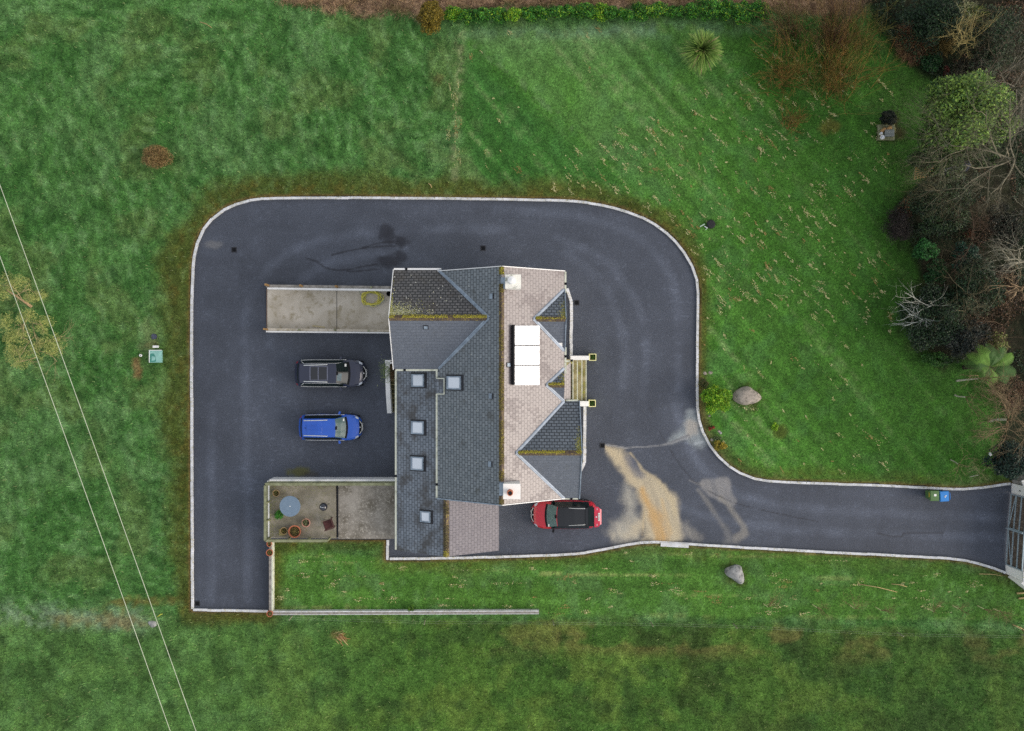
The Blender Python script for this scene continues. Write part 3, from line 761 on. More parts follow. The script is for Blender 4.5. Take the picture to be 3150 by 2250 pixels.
# valley linings
def strip(name, pts, w, pl, m, lift=.03, t=.02, parent=None):
    mb = MB(); n = pl.n()
    for a, b in zip(pts[:-1], pts[1:]):
        a, b = Vector(a)+n*lift, Vector(b)+n*lift
        mb.bar(a, b, w, t, up=n)
    return mb.build(name, m, parent or HO)
def valley(A, vN, vS, m, w=.17):
    for v in (vN, vS):
        mb = MB(); up = Vector((0,0,1))
        a = Vector(A)+up*.06; b = Vector(v)+up*.06
        mb.bar(a, b, w, .03, up=up)
        d = (b-a).normalized(); l = Vector((-d.y,d.x,0)).normalized()
        mb.bar(a+l*.02+up*.03, b+l*.02+up*.03, .03, .04, up=up)
        mb.build('valley_lining', m, HO)
valley(WA, WvN, WvS, M['lead'], .20)
for g in (g1, g2, g3): valley(g[0], g[1], g[2], M['valley'], .17)
# ridges
def leafquads(P, L, Wd, bias, r, flat=None):
    """diamond leaves at P; returns vertices (4n,3) and quads"""
    n = len(P); L = np.broadcast_to(L, n); Wd = np.broadcast_to(Wd, n)
    nr = r.normal(size=(n,3)); nr[:,2] = np.abs(nr[:,2])+bias
    nr /= np.linalg.norm(nr, axis=1)[:,None]
    t = r.normal(size=(n,3)); t -= nr*(t*nr).sum(1)[:,None]; t /= np.linalg.norm(t, axis=1)[:,None]
    b = np.cross(nr, t)
    V = np.stack([P-t*(L/2)[:,None], P+b*(Wd/2)[:,None], P+t*(L/2)[:,None], P-b*(Wd/2)[:,None]], 1).reshape(-1,3)
    return V, np.arange(4*n).reshape(n,4)
def pal(n, cols, r, var=.25):
    c = np.array(cols)[r.integers(0, len(cols), n)]
    return c*(1+var*(r.random(n)-.5)*2)[:,None]
def moss(pts_fn, n, cols, parent, seed, size=.05):
    r = rng(seed); P = np.array([pts_fn(r) for _ in range(n)])
    V, q = leafquads(P, size*(.6+.8*r.random(n)), size*(.5+.6*r.random(n)), 1.2, r)
    return tag(npmesh('moss', V, q, M['leaf'], parent, np.repeat(pal(n, cols, r, .35), 4, 0)), kind='stuff')
YEL = [S(168,160,50), S(136,130,54), S(188,178,66), S(104,98,56), S(172,164,52)]
OLI = [S(120,112,52), S(96,88,50), S(150,140,50), S(84,74,52), S(110,90,60)]
def ridge(a, b, name, w=.30, cover=1., cols=YEL, dens=260, seed=1, side=None):
    a, b = Vector(a), Vector(b); d = (b-a).normalized(); l = Vector((-d.y, d.x, 0))
    n = max(2, int((b-a).length/.45)); mb = MB()
    for i in range(n):
        p, q = a.lerp(b, i/n), a.lerp(b, (i+1)/n-.02/n)
        up = Vector((0,0,.075))
        V = [p+l*w/2-Vector((0,0,w*.36))+up, p+up*1.25, p-l*w/2-Vector((0,0,w*.36))+up, q+l*w/2-Vector((0,0,w*.36))+up, q+up*1.25, q-l*w/2-Vector((0,0,w*.36))+up]
        V += [v-Vector((0,0,.07)) for v in V]
        mb.add(V, [(0,3,4,1),(1,4,5,2),(0,1,7,6),(1,2,8,7),(4,3,9,10),(5,4,10,11),(3,0,6,9),(2,5,11,8)])
    o = mb.build(name, M['ridge'], HO)
    L = (b-a).length
    def f(r):
        t = r.random(); 
        for _ in range(6):
            if vnoise(np.array(t*L*1.7), np.array(seed*3.1), 7) < cover: break
            t = r.random()
        s = (abs(r.normal())*.45 if side else r.normal()*.5)*(side or 1)
        s = max(-1, min(1, s))*w*.52
        return a+d*(t*L)+l*s+Vector((0,0,.10-abs(s)*.72+r.random()*.03))
    moss(f, int(dens*L), cols, o, seed)
    return o
ridge((WX,WY,WZ), WA-Vector((.1,0,0)), 'wing_ridge', .34, .62, YEL, 300, 2, side=1)
ridge((XR,Y1-1.0,ZR), (XR,Y0+1.35,ZR), 'main_ridge', .30, .62, OLI, 240, 3, side=None)
ridge((XR,Y1,ZR), (XR,Y1-.45,ZR), 'main_ridge', .30, 1, YEL, 420, 4)
ridge((XR,Y0+.5,ZR), (XR,Y0,ZR), 'main_ridge', .30, .6, OLI, 240, 5)
ridge((GXr,Y0-.05,GZr), (GXr,-11.2,GZr), 'garage_ridge', .34, .55, [S(84,74,58),S(70,62,50),S(98,90,58),S(110,104,60)], 300, 6)
ridge((GXr,-11.2,GZr), (GXr,-11.58,GZr), 'garage_ridge', .34, 1, YEL, 420, 8)
for k, g in enumerate((g1, g2, g3)):
    ridge(g[0]+Vector((.12,0,0)), g[3], ('dormer_ridge','porch_dormer_ridge','gable_ridge')[k], .30, .64, YEL, 300, 10+k, side=1)
    # lichen running down to the front corner of the north slope
    def f(r, g=g):
        x = g[3].x - abs(r.normal())*.16; s = abs(r.normal())*(.55 if k == 2 else .4)
        s = min(s, (1.5, .75, 2.4)[k]); return g[4].pt(x, g[3].y+s, .01)
    moss(f, (260, 120, 330)[k], [S(150,150,70), S(128,130,70), S(160,150,60), S(150,152,110)], HO, 20+k, .06)
def f(r):
    x = WX + abs(r.normal())*.9; y = WY+.15+abs(r.normal())*.32; return PNw.pt(min(x,-2), y, .012)
moss(f, 900, [S(190,190,150), S(165,165,120), S(150,150,60), S(200,200,170)], HO, 31, .055)
def f(r):
    x = WX + .02+abs(r.normal())*.07; y = WY+abs(r.normal())*.7; return PNw.pt(x, y, .012)
moss(f, 260, [S(170,170,60), S(150,150,60), S(190,190,140)], HO, 32, .05)
def f(r): return (PNw.pt(WX+5.6*r.random(), WY+.1+2.6*r.random(), .015))
moss(f, 60, [S(205,205,195), S(185,185,165)], HO, 33, .07)
def f(r): return PWm.pt(XW+3.7*r.random(), Y0+13.5*r.random(), .015)
moss(f, 40, [S(190,195,185), S(170,175,165)], HO, 34, .06)
# gutters, verges, fascias
def gut(name, a, b, m=M['pvc'], w=.11, h=.09): 
    MB().bar(a, b, w, h).build(name, m, HO)
gut('gutter', (WX,WY+hw+.07,ZE-.06), (XW+.2,WY+hw+.07,ZE-.06), M['white'])
gut('gutter', (WX+.1,WY-hw-.07,ZE-.06), (XW,WY-hw-.07,ZE-.06))
gut('gutter', (-7.26,-.3,GZe-.05), (-7.26,-11.5,GZe-.05))
gut('gutter', (XW-.07,-.25,ZE-.07), (XW-.07,-.78,ZE-.07)); gut('gutter', (XW-.07,-1.72,ZE-.07), (XW-.07,Y0,ZE-.07))
gut('gutter', (XE+.07,Y1-.02,ZE-.06), (XE+.07,4.4,ZE-.06)); gut('gutter', (XE+.07,1.1,ZE-.06), (XE+.07,.2,ZE-.06)); gut('gutter', (XE+.10,.26,ZE-.10), (XE+.36,.26,ZE-.10))
gut('gutter', (XE+.07,.18,ZE-.06), (XE+.07,-.5,ZE-.06))
gut('gutter', (XE+.1,-2.12,ZE-.05), (4.02,-2.12,ZE-.05)); gut('gutter', (2.5,Y0-.03,ZE-.05), (4.0,Y0-.03,ZE-.05))
gut('gutter', (XE+.47,-2.05,4.08), (XE+.47,.1,4.08), M['black'], .06, .06)
for p in ((-6.4,WY+hw+.07,ZE-.05), (-6.5,WY-hw-.07,ZE-.05), (-7.26,-6.9,GZe-.04), (XW-.07,-7.2,ZE-.05), (XE+.07,4.95,ZE-.05), (XE+.07,.55,ZE-.05), (XE+.45,.3,ZE-.1), (XE+.47,-2.12,4.1), (3.6,Y0-.03,ZE-.04), (XW+.1,WY-hw-.1,ZE-.02)):
    MB().cbox(p, .14, .14, .13).build('rainwater_outlet', M['black'], HO)
def verge(pts, m=M['white'], w=.05, lift=.02):
    mb = MB()
    for a, b in zip(pts[:-1], pts[1:]): mb.bar(Vector(a)+Vector((0,0,lift-.06)), Vector(b)+Vector((0,0,lift-.06)), w, .18)
    mb.build('bargeboard', m, HO)
verge([(XW,Y1+.02,ZE), (XR,Y1+.02,ZR)], M['white'], .045); verge([(XR,Y1+.02,ZR), (XE,Y1+.02,ZE)], M['white'], .045)
verge([(XW,Y0-.03,ZE), (XR,Y0-.03,ZR)], M['lead'], .06); verge([(XR,Y0-.03,ZR), (XE,Y0-.03,ZE)], M['white'], .045)
verge([(WX-.03,WY-hw,ZE), (WX-.03,WY,WZ), (WX-.03,WY+hw,ZE)], M['white'], .045)
verge([(4.06+.03,Y0+.0,ZE), (4.06+.03,g3[0].y,g3[0].z), (4.06+.03,g3[0].y+2.94,ZE)], M['lead'], .05)
verge([(XE+.03,g1[0].y-1.85,ZE), (XE+.03,g1[0].y,g1[0].z), (XE+.03,g1[0].y+1.85,ZE)], M['lead'], .05)
# skylights
def skylight(pl, cx, cy, wpx, hpx, m=M['lead']):
    c = pl.at(cx, cy); n = pl.n(); k = (CAMH-c.z)/F
    ux = Vector((1,0,pl.a[3])).normalized(); uy = Vector((0,1,0))
    w = wpx*k*math.hypot(1, pl.a[3])*.97; h = hpx*k
    def quad(a, b, c0, d0, z0, z1):
        mb = MB(); P = [c+ux*x+uy*y for x, y in ((a,c0),(b,c0),(b,d0),(a,d0))]
        return mb.slab([p+n*z1 for p in P], z1-z0, d=-n)
    fl = MB(); 
    fr = MB(); t = .075
    fo = None
    base = quad(-w/2-.09, w/2+.16, -h/2-.07, h/2+.09, .0, .03).build('skylight_flashing', M['iron'], HO)
    for (a,b,c0,d0) in ((-w/2,-w/2+t*1.6,-h/2,h/2), (w/2-t,w/2,-h/2,h/2), (-w/2+t*1.6,w/2-t,-h/2,-h/2+t), (-w/2+t*1.6,w/2-t,h/2-t,h/2)):
        q = quad(a,b,c0,d0,.02,.11); fr.add(q.v, q.f)
    o = fr.build('skylight', m, HO)
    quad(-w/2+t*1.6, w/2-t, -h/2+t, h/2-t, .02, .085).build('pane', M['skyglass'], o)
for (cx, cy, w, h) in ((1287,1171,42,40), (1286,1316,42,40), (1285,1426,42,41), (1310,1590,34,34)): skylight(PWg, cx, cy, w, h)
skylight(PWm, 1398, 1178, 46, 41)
# the lean-to slates carried up below that skylight
Pc = Pl(XW-.02, 0, ZE+.05, PWg.a[3]*.9, 0)
zc = [Vector(PWm.pt(XW-.02,-.78,.09)), Vector(PWm.pt(XW+.42,-.78,.03)), Vector(PWm.pt(XW+.42,-1.72,.03)), Vector(PWm.pt(XW-.02,-1.72,.09))]
roof('lean_to_roof', zc, PWm, SL_LT, .05)
for a, b in ((0,1),(1,2),(2,3)): MB().bar(zc[a]+Vector((0,0,.03)), zc[b]+Vector((0,0,.03)), .06, .05).build('skylight_flashing', M['pvc'], HO)
# tile vents
for pl, px, py in ((PWm,1512,912),(PWm,1510,1219),(PWm,1508,1428)):
    c = pl.at(px, py, .04); mb = MB(); mb.cbox(c, .20, .30, .06, ry=-math.atan(pl.a[3])); mb.build('roof_vent', SL_W if False else M['lead'], HO); MB().cbox(c+Vector((.13,0,.06)), .05, .32, .05).build('roof_vent', M['iron'], HO)
for pl, px, py, m in ((PSw,1310,1007,M['iron']),(PEm,1564,1123,M['iron'])):
    c = pl.at(px, py, .03); mb = MB()
    ux = Vector((1,0,pl.a[3])).normalized(); uy = Vector((0,1,pl.a[4])).normalized()
    mb.slab([c-ux*.15-uy*.14, c+ux*.15-uy*.14, c+ux*.15+uy*.14, c-ux*.15+uy*.14], .04); mb.build('roof_vent', m, HO)
    MB().slab([c+pl.n()*.03-ux*.11-uy*.10, c+pl.n()*.03+ux*.11-uy*.10, c+pl.n()*.03+ux*.11+uy*.10, c+pl.n()*.03-ux*.11+uy*.10], .03).build('roof_vent', M['lead'], HO)
# chimneys
def chimney(x0p, x1p, y0p, y1p, zt, potp, pot_m, rim_m, cap_m, pr=.2):
    a, b = W(x0p, y1p, zt), W(x1p, y0p, zt)
    m = MB().box(a.x, b.x, a.y, b.y, 5.9, zt-.10).build('chimney', M['render'], HO)
    MB().box(a.x-.04, b.x+.04, a.y-.04, b.y+.04, zt-.098, zt).build('cap', cap_m, m)
    c = W(potp[0], potp[1], zt+.2); 
    MB().lathe((c.x,c.y,zt+.002), [(pr*1.15,0),(pr,.1),(pr*.95,.34),(pr*1.1,.36),(pr*1.1,.42),(pr*.8,.42),(pr*.78,.1)], 20).build('chimney_pot', rim_m, m, smooth=False)
    if pot_m is not None: MB().lathe((c.x,c.y,zt+.40), [(pr*1.12,.022),(pr*1.08,.06),(.02,.12)], 20).build('pot_cap', pot_m, m)
    MB().bar((a.x-.1,a.y+.02,ZR-.02), (a.x-.1,b.y-.02,ZR-.02), .34, .10).build('flashing', M['lead'], m)
cap1 = mat('mottled_cap', S(232,230,220), .85, S(190,190,178), 2.2, .5, .75, .1, c3=S(150,152,138), scale3=3)
chimney(1556, 1601, 847, 886, 8.1, (1574,863), M['white'], M['white'], cap1, .20)
chimney(1550, 1599, 1491, 1534, 8.1, (1569,1516), None, M['terra'], mat('pale_cap', S(240,238,232), .85, S(215,212,204), 2.2, .5, .8, .1), .15)
MB().lathe((W(1569,1516,8.2).x, W(1569,1516,8.2).y, 8.15), [(.118,0),(.118,.30),(.02,.30)], 16).build('pot_flue', M['iron'], HO)
# solar collectors
sc_ = MB(); 
cor = [PEm.at(px, py, .10) for px, py in ((1572,1002),(1656,1002),(1656,1185),(1572,1185))]
SCo = MB().slab([p for p in (cor[0],cor[3],cor[2],cor[1])], .05).build('solar_collector', M['iron'], HO)
for (ya, yb) in ((1003,1061.5),(1065,1122.5),(1126,1185)):
    q = [PEm.at(px, py, .135) for px, py in ((1580,ya),(1580,yb),(1655,yb),(1655,ya))]
    MB().slab(q, .03, d=-PEm.n()).build('collector_panel', M['panel'], SCo)
MB().tube([PEm.at(1574,1000,.15), PEm.at(1574,1184,.15)], .10, 10).build('manifold', M['black'], SCo)
# openings in the walls (hardly seen from above)
def opening(kind, c, w, h, axis, sgn, m=M['glass']):
    mb = MB(); fr = MB()
    if axis == 'x':   # wall faces +-x
        x = c[0]
        for (ya, yb, za, zb) in ((-w/2,w/2,-h/2,-h/2+.07),(-w/2,w/2,h/2-.07,h/2),(-w/2,-w/2+.07,-h/2+.07,h/2-.07),(w/2-.07,w/2,-h/2+.07,h/2-.07),(-.03,.03,-h/2+.07,h/2-.07)):
            fr.box(min(x,x+sgn*.06), max(x,x+sgn*.06), c[1]+ya, c[1]+yb, c[2]+za, c[2]+zb)
        mb.box(min(x,x+sgn*.02), max(x,x+sgn*.02), c[1]-w/2+.07, c[1]+w/2-.07, c[2]-h/2+.07, c[2]+h/2-.07)
    else:
        y = c[1]
        for (xa, xb, za, zb) in ((-w/2,w/2,-h/2,-h/2+.07),(-w/2,w/2,h/2-.07,h/2),(-w/2,-w/2+.07,-h/2+.07,h/2-.07),(w/2-.07,w/2,-h/2+.07,h/2-.07),(-.03,.03,-h/2+.07,h/2-.07)):
            fr.box(c[0]+xa, c[0]+xb, min(y,y+sgn*.06), max(y,y+sgn*.06), c[2]+za, c[2]+zb)
        mb.box(c[0]-w/2+.07, c[0]+w/2-.07, min(y,y+sgn*.02), max(y,y+sgn*.02), c[2]-h/2+.07, c[2]+h/2-.07)
    o = fr.build(kind, M['white'], HO); mb.build('pane', m, o)
for y, z in ((2.7,1.5),(2.7,3.95)): opening('window', (2.82 if z < 3 else 3.03, y, z), 1.5, 1.1, 'x', 1)
for z in (1.5, 3.6): opening('window', (3.93, -5.1, z), 1.9, 1.2, 'x', 1)
opening('front_door', (XE-.1, -1.0, 1.85), 1.1, 2.1, 'x', 1, M['navy'])
opening('garage_door', (-1.0, -9.8, 1.1), 2.4, 2.1, 'x', 1, M['white'])
opening('garage_door', (-7.0, 2.9, 1.4), 2.6, 2.2, 'x', -1, M['white'])
for y in (-3.2, -6.0): opening('window', (-6.9, y, 1.6), 1.3, 1.0, 'x', -1)
for x in (-2.6, 1.2): opening('window', (x, Y1-.12, 1.7), 1.2, 1.1, 'y', 1)
opening('window', (-4, -11.42, 1.6), 1.2, 1.0, 'y', -1)

# ------------------------------------------------------------------ ramp, patio, steps, walls
def ramp_():
    t = thing('vehicle_ramp', 'pale concrete ramp between two low white walls, ending at the garage gable', 'ramp', W(1010,950,0))
    zf = lambda px: .06 + .10*(px-822)/390
    V = []; Fq = []
    a = [W(822,888,.06), W(1215,892,.16), W(1215,1016,.16), W(822,1010,.06)]
    MB().slab([a[0],a[3],a[2],a[1]], .3).build('ramp_floor', M['conc'], t)
    for px in (1036,):
        MB().bar(W(px,893,zf(px)+.005), W(px,1012,zf(px)+.005), .03, .012).build('expansion_joint', M['iron'], t)
    MB().bar(W(821,888,.03), W(821,1011,.03), .05, .1).build('edge_strip', mat('rusty_edge', S(104,86,74), .8), t)
    h = .8
    b = [W(818,876,h), W(1215,881,h), W(1215,889,h), W(818,884,h)]
    MB().slab([b[0],b[3],b[2],b[1]], h+.05).build('ramp_wall', M['block'], t)
    b = [W(822,884.6,h-.03), W(1215,889.6,h-.03), W(1215,896,h-.03), W(822,889.6,h-.03)]
    MB().slab([b[0],b[3],b[2],b[1]], h+.02).build('ramp_wall', M['white'], t)
    b = [W(818,1010,h), W(1205,1015,h), W(1205,1021.5,h), W(818,1017.5,h)]
    MB().slab([b[0],b[3],b[2],b[1]], h+.05).build('ramp_wall', M['conc'], t)
    b = [W(818,1018.2,h-.06), W(1205,1022.2,h-.06), W(1205,1026,h-.06), W(818,1022.5,h-.06)]
    MB().slab([b[0],b[3],b[2],b[1]], h).build('ramp_wall', M['white'], t)
    for i, (px, py) in enumerate(((826,879),(929,881),(1037,883),(1142,885))):
        p = W(px, py, h); MB().box(p.x-.06, p.x+.06, p.y-.06, p.y+.06, h, h+(.75,.55,.5,.12)[i]).build('stub_post', M['wood'] if i < 3 else M['timber'], t)
    for i, (px, py) in enumerate(((822,1014),(922,1015),(1032,1016),(1134,1018))):
        p = W(px, py, h); MB().box(p.x-.055, p.x+.055, p.y-.055, p.y+.055, h, h+(.8,.25,.2,.1)[i]).build('stub_post', M['wood'] if i < 1 else M['timber'], t)
ramp_()
def hose():
    t = thing('garden_hose', 'untidy coil of yellow garden hose lying on the concrete ramp', 'hose', W(1140,918,.16))
    r = random.Random(4); pts = []
    for i in range(260):
        a = i*2*PI/26; w = 1+.10*math.sin(i*.9)+.08*r.uniform(-1,1)
        sh = .05*math.sin(i*.21)
        p = W(1143+28*w*math.cos(a)+sh*60+4*math.sin(i*.05), 918+20*w*math.sin(a)*(1+.1*math.sin(i*.13)), .22+.0007*i+.02*math.sin(i*1.7)); pts.append(p)
    pts = smooth_poly([tuple(p) for p in pts], 1)
    MB().tube(pts, .019, 6).build('coil', M['hose'], t, True)
    pts = []
    for i in range(90):
        a = i*2*PI/24+1; w = 1.12+.1*math.sin(i*.7); pts.append(tuple(W(1146+28*w*math.cos(a), 921+18*w*math.sin(a), .30+.02*math.sin(i))))
    pts += [tuple(W(1185,930,.2)), tuple(W(1191,923,.18))]
    MB().tube(pts, .012, 6).build('loose_loop', M['hose_p'], t, True)
    MB().tube([W(1106,896,.3), W(1108,905,.22), W(1118,912,.2)], .012, 6).build('loose_end', mat('green_hose', S(52,120,92), .5), t, True)
    p = W(1175,918,.2); MB().lathe(p, [(.05,0),(.06,.05),(.03,.1)], 10).build('nozzle', M['black'], t)
hose()
p = W(1199,905,.16)
t = thing('bucket', 'black round bucket against the garage gable at the ramp end', 'bucket', p)
MB().lathe(p, [(.12,0),(.17,.32),(.18,.33),(.155,.33),(.11,.03)], 20).build('tub', M['black'], t); MB().tube([p+Vector((-.17,0,.32)), p+Vector((-.12,.1,.36)), p+Vector((.0,.16,.38)), p+Vector((.12,.1,.36)), p+Vector((.17,0,.32))], .008, 5).build('handle', M['iron'], t)
tag(MB().cbox(W(980,1005,.13), px2m(38), .09, .03, rz=-R(7)).build('plank', mat('pale_plank', S(185,172,135), .8)), 'pale loose plank lying along the ramp beside its lower wall', 'plank')

def patio():
    zp = 1.2
    t = thing('raised_patio', 'raised concrete patio on white walls, split in two by a dark channel', 'patio', W(1020,1570,0))
    P = lambda a: W(a[0], a[1], zp)
    A = [P((829,1486)), P((1033,1487)), P((1034,1657)), P((829,1655))]
    B = [P((1041,1487)), P((1222,1487)), P((1222,1658)), P((1041,1658))]
    for Q, m in ((A, M['patio']), (B, M['patio_b'])):
        MB().slab(list(reversed(Q)), .2).build('deck', m, t)
    w0, w1 = P((822,1475)), P((1222,1657.5))
    x0, x1, y1, y0 = w0.x, w1.x, w0.y, w1.y
    MB().box(x0+.15, x1, y1-.16, y1, -.05, zp-.002).build('patio_wall', M['white'], t)
    MB().box(x0, x0+.15, y0+.02, y1-.10, -.05, zp-.003).build('patio_wall', M['render'], t)
    MB().box(x0+.15, x1, y0+.0, y0+.15, -.05, zp-.21).build('patio_wall', M['render'], t)
    c0, c1 = P((1033.5,1487)), P((1040.5,1657)); MB().box(c0.x+.005, c1.x-.005, c1.y+.02, c0.y-.02, zp-.4, zp-.12).build('drain_channel', M['iron'], t)
    # green growth
    r = rng(77)
    def f(r):
        while True:
            q = (829+r.random()*200, 1487+r.random()*166); k = min(abs(q[0]-829), abs(q[1]-1487)*1.2)
            if r.random() < math.exp(-k/10): break
        v = P(q); v.z = zp+.004; return v
    moss(f, 700, [S(140,145,70), S(120,128,70), S(150,150,90)], t, 78, .05)
    f2 = thing('timber_fence', 'weathered grey green timber rail fence round the patio', 'fence', W(830,1570,zp))
    def run(a, b, n, zt=.98, lean=0):
        a, b = Vector(a), Vector(b); 
        for i in range(n+1):
            p = a.lerp(b, i/n); MB().box(p.x-.05, p.x+.05, p.y-.05, p.y+.05, zp, zp+zt+.04).build('post', M['timber'], f2)
        d = (b-a).normalized(); l = Vector((-d.y,d.x,0))
        for z in (.22, .55, .86): MB().bar(a+l*.07+Vector((0,0,z)), b+l*.07+Vector((0,0,z)), .035, .13).build('rail', M['timber'], f2)
        MB().bar(a+Vector((0,0,zt+.06)), b+Vector((0,0,zt+.06)), .16, .035).build('top_rail', M['timber'], f2)
    run(P((829,1484)), P((1222,1484)), 5); run(P((829,1654)), P((829,1487)), 3); run(P((1016,1655)), P((831,1655)), 3)
patio()
Zp = 1.2
def pot(px, py, r_px, m, label, z, h=.32, plant=None, grp=None):
    p = W(px, py, z+h); r = px2m(r_px, z+h); p.z = z
    t = thing('plant_pot', label, 'plant pot', p, grp)
    MB().lathe(p, [(r*.68,0),(r*.92,h*.8),(r,h*.82),(r*1.03,h),(r*.86,h),(r*.82,h*.8)], 24).build('pot', m, t)
    MB().lathe((p.x,p.y,p.z+h*.80), [(.001,.02),(r*.83,0)], 18).build('soil', M['soil'], t)
    if plant is not None:
        rr = rng(int(px)); n = plant[1]; rad = r*plant[2]
        Q = rr.normal(size=(n,3)); Q /= np.linalg.norm(Q, axis=1)[:,None]; Q *= (rad*rr.random(n)**.5)[:,None]; Q[:,2] = np.abs(Q[:,2])*plant[3]
        Q += np.array([p.x+plant[4][0], p.y+plant[4][1], p.z+h*.82])
        V, q = leafquads(Q, .08*(.6+.8*rr.random(n)), .018+.012*rr.random(n), .2, rr)
        npmesh('plant', V, q, M['leaf'], t, np.repeat(pal(n, plant[0], rr, .3), 4, 0))
DRY = [S(150,130,70), S(110,100,55), S(130,118,72), S(80,80,45)]
MIX = [S(120,120,60), S(80,90,45), S(145,128,70), S(70,60,40)]
G1 = 'plant pots on the patio'
pot(849,1518,10.5,M['terra_b'],'small buff pot in the north west corner of the patio',Zp,plant=(MIX,140,.8,.5,(0,0)),grp=G1)
pot(941,1609,13,M['terra_p'],'pink rimmed pot with a wispy plant beside the dark red chair',Zp,plant=([S(120,130,90),S(90,100,60)],160,1.1,.8,(-.1,0)),grp=G1)
pot(906,1636,19,M['terra'],'largest terracotta pot on the patio, full of dry stems',Zp,h=.45,plant=(DRY,420,.85,.5,(0,0)),grp=G1)
pot(873,1634,11,M['terra_b'],'small dark planted pot standing on a square slab, left of the largest pot',Zp,plant=(MIX,160,.85,.5,(0,0)),grp=G1)
G2 = 'terracotta pots on the low garden wall'
pot(828,1674.5,8,M['terra'],'smallest terracotta pot on the low wall, hard against the patio',.5,h=.25,plant=(DRY,70,.7,.4,(0,0)),grp=G2)
pot(829,1701,10.5,M['terra'],'terracotta pot on the low wall, second below the patio',.5,h=.3,plant=(MIX,140,.8,.5,(0,0)),grp=G2)
pot(829.5,1889,9.5,M['terra'],'terracotta pot at the corner where the two low walls meet',.5,h=.28,plant=(DRY,90,.75,.4,(0,0)),grp=G2)
c = W(868,1638,Zp+.02); tag(MB().cbox((c.x,c.y,Zp+.022), .40, .40, .04, rz=R(4)).build('paving_slab', mat('buff_slab', S(172,160,104), .85)), 'square buff slab under a small pot on the patio', 'slab')
def patio_things():
    p = W(892,1558,Zp+.72); p.z = Zp
    t = thing('round_table', 'round blue grey garden table on the patio', 'table', p); r = px2m(32, Zp+.72)
    MB().lathe((p.x,p.y,p.z+.69), [(r*.98,0),(r,.012),(r,.035),(r*.985,.04),(.02,.04)], 48).build('tabletop', M['tblue'], t)
    MB().lathe((p.x,p.y,p.z+.731), [(.035,0),(.03,.02),(.01,.02)], 12).build('parasol_cap', M['white'], t)
    MB().lathe((p.x,p.y,p.z+.67), [(r*.8,0),(r*.8,.02)], 32).build('apron', M['iron'], t)
    for k in range(4):
        a = PI/4+k*PI/2; MB().tube([(p.x+.45*math.cos(a),p.y+.45*math.sin(a),p.z+.67),(p.x+.52*math.cos(a),p.y+.52*math.sin(a),p.z)], .02, 6).build('leg', M['iron'], t)
    p = W(993,1561,Zp+.85); p.z = Zp
    t = thing('kettle_barbecue', 'round black kettle barbecue with a shiny lid on the patio', 'barbecue', p); r = .262
    MB().lathe((p.x,p.y,p.z+.68), [(r*math.sin(a),.24*math.cos(a)) for a in np.linspace(PI/2,.02,10)], 28).build('lid', paint('black_enamel', S(26,30,42), .12, 1), t, True)
    MB().lathe((p.x,p.y,p.z+.67), [(r*math.sin(a),-.24*math.cos(a)) for a in np.linspace(.02,PI/2,10)], 28).build('bowl', M['black'], t, True)
    MB().tube([(p.x-.07,p.y,p.z+.91),(p.x-.06,p.y,p.z+.97),(p.x+.06,p.y,p.z+.97),(p.x+.07,p.y,p.z+.91)], .012, 6).build('handle', M['galv'], t)
    MB().lathe((p.x-.12,p.y+.02,p.z+.885), [(.035,0),(.03,.012)], 12).build('vent', M['galv'], t)
    for k in range(3):
        a = .4+k*2*PI/3; MB().tube([(p.x+.15*math.cos(a),p.y+.15*math.sin(a),p.z+.5),(p.x+.27*math.cos(a),p.y+.27*math.sin(a),p.z)], .012, 6).build('leg', M['iron'], t)
    p = W(1010,1613,Zp+.45); p.z = Zp; a = R(18)
    t = thing('garden_chair', 'dark red brown garden chair standing askew on the patio', 'chair', p)
    def L(x, y, z): return (p.x+x*math.cos(a)-y*math.sin(a), p.y+x*math.sin(a)+y*math.cos(a), p.z+z)
    MB().cbox(L(0,0,.43), .60, .58, .07, a).build('seat', M['rattan'], t)
    MB().cbox(L(.0,0,.49), .52, .50, .05, a).build('cushion', mat('dark_red_cushion', S(92,52,48), .9, S(74,42,40), 6), t)
    MB().slab([L(.28,-.30,.46), L(.34,-.30,.95), L(.34,.30,.95), L(.28,.30,.46)], .05, d=(math.cos(a),math.sin(a),0)).build('backrest', M['rattan'], t)
    for s in (-1, 1):
        MB().bar(L(-.34,s*.31,.64), L(.32,s*.31,.66), .06, .035).build('armrest', M['rattan'] if s < 0 else mat('faded_arm', S(120,108,92), .85), t)
        for x in (-.27, .27): MB().bar(L(x,s*.29,0), L(x,s*.31,.64 if x < 0 else .45), .05, .05).build('leg', M['rattan'], t)
    p = W(857,1585,Zp+.3); p.z = Zp
    t = thing('potted_shrub', 'leafy green plant under the edge of the round table', 'plant', p); rr = rng(5); n = 420
    MB().lathe(p, [(.10,0),(.14,.2),(.15,.22),(.11,.22)], 14).build('pot', M['terra_b'], t)
    Q = rr.normal(size=(n,3)); Q /= np.linalg.norm(Q,axis=1)[:,None]; Q *= (.31*rr.random(n)**.45)[:,None]; Q[:,2] = np.abs(Q[:,2])*.8; Q += np.array([p.x,p.y,p.z+.18])
    V, q = leafquads(Q, .13, .035, .4, rr); npmesh('foliage', V, q, M['leaf'], t, np.repeat(pal(n, [S(48,120,34),S(36,92,26),S(70,140,44)], rr), 4, 0))
patio_things()
tag(MB().cbox(W(1007,1489,Zp+.03), .16, .1, .06).build('drain_cover', M['iron']), 'tiny black drain cover by the patio fence', 'drain cover')
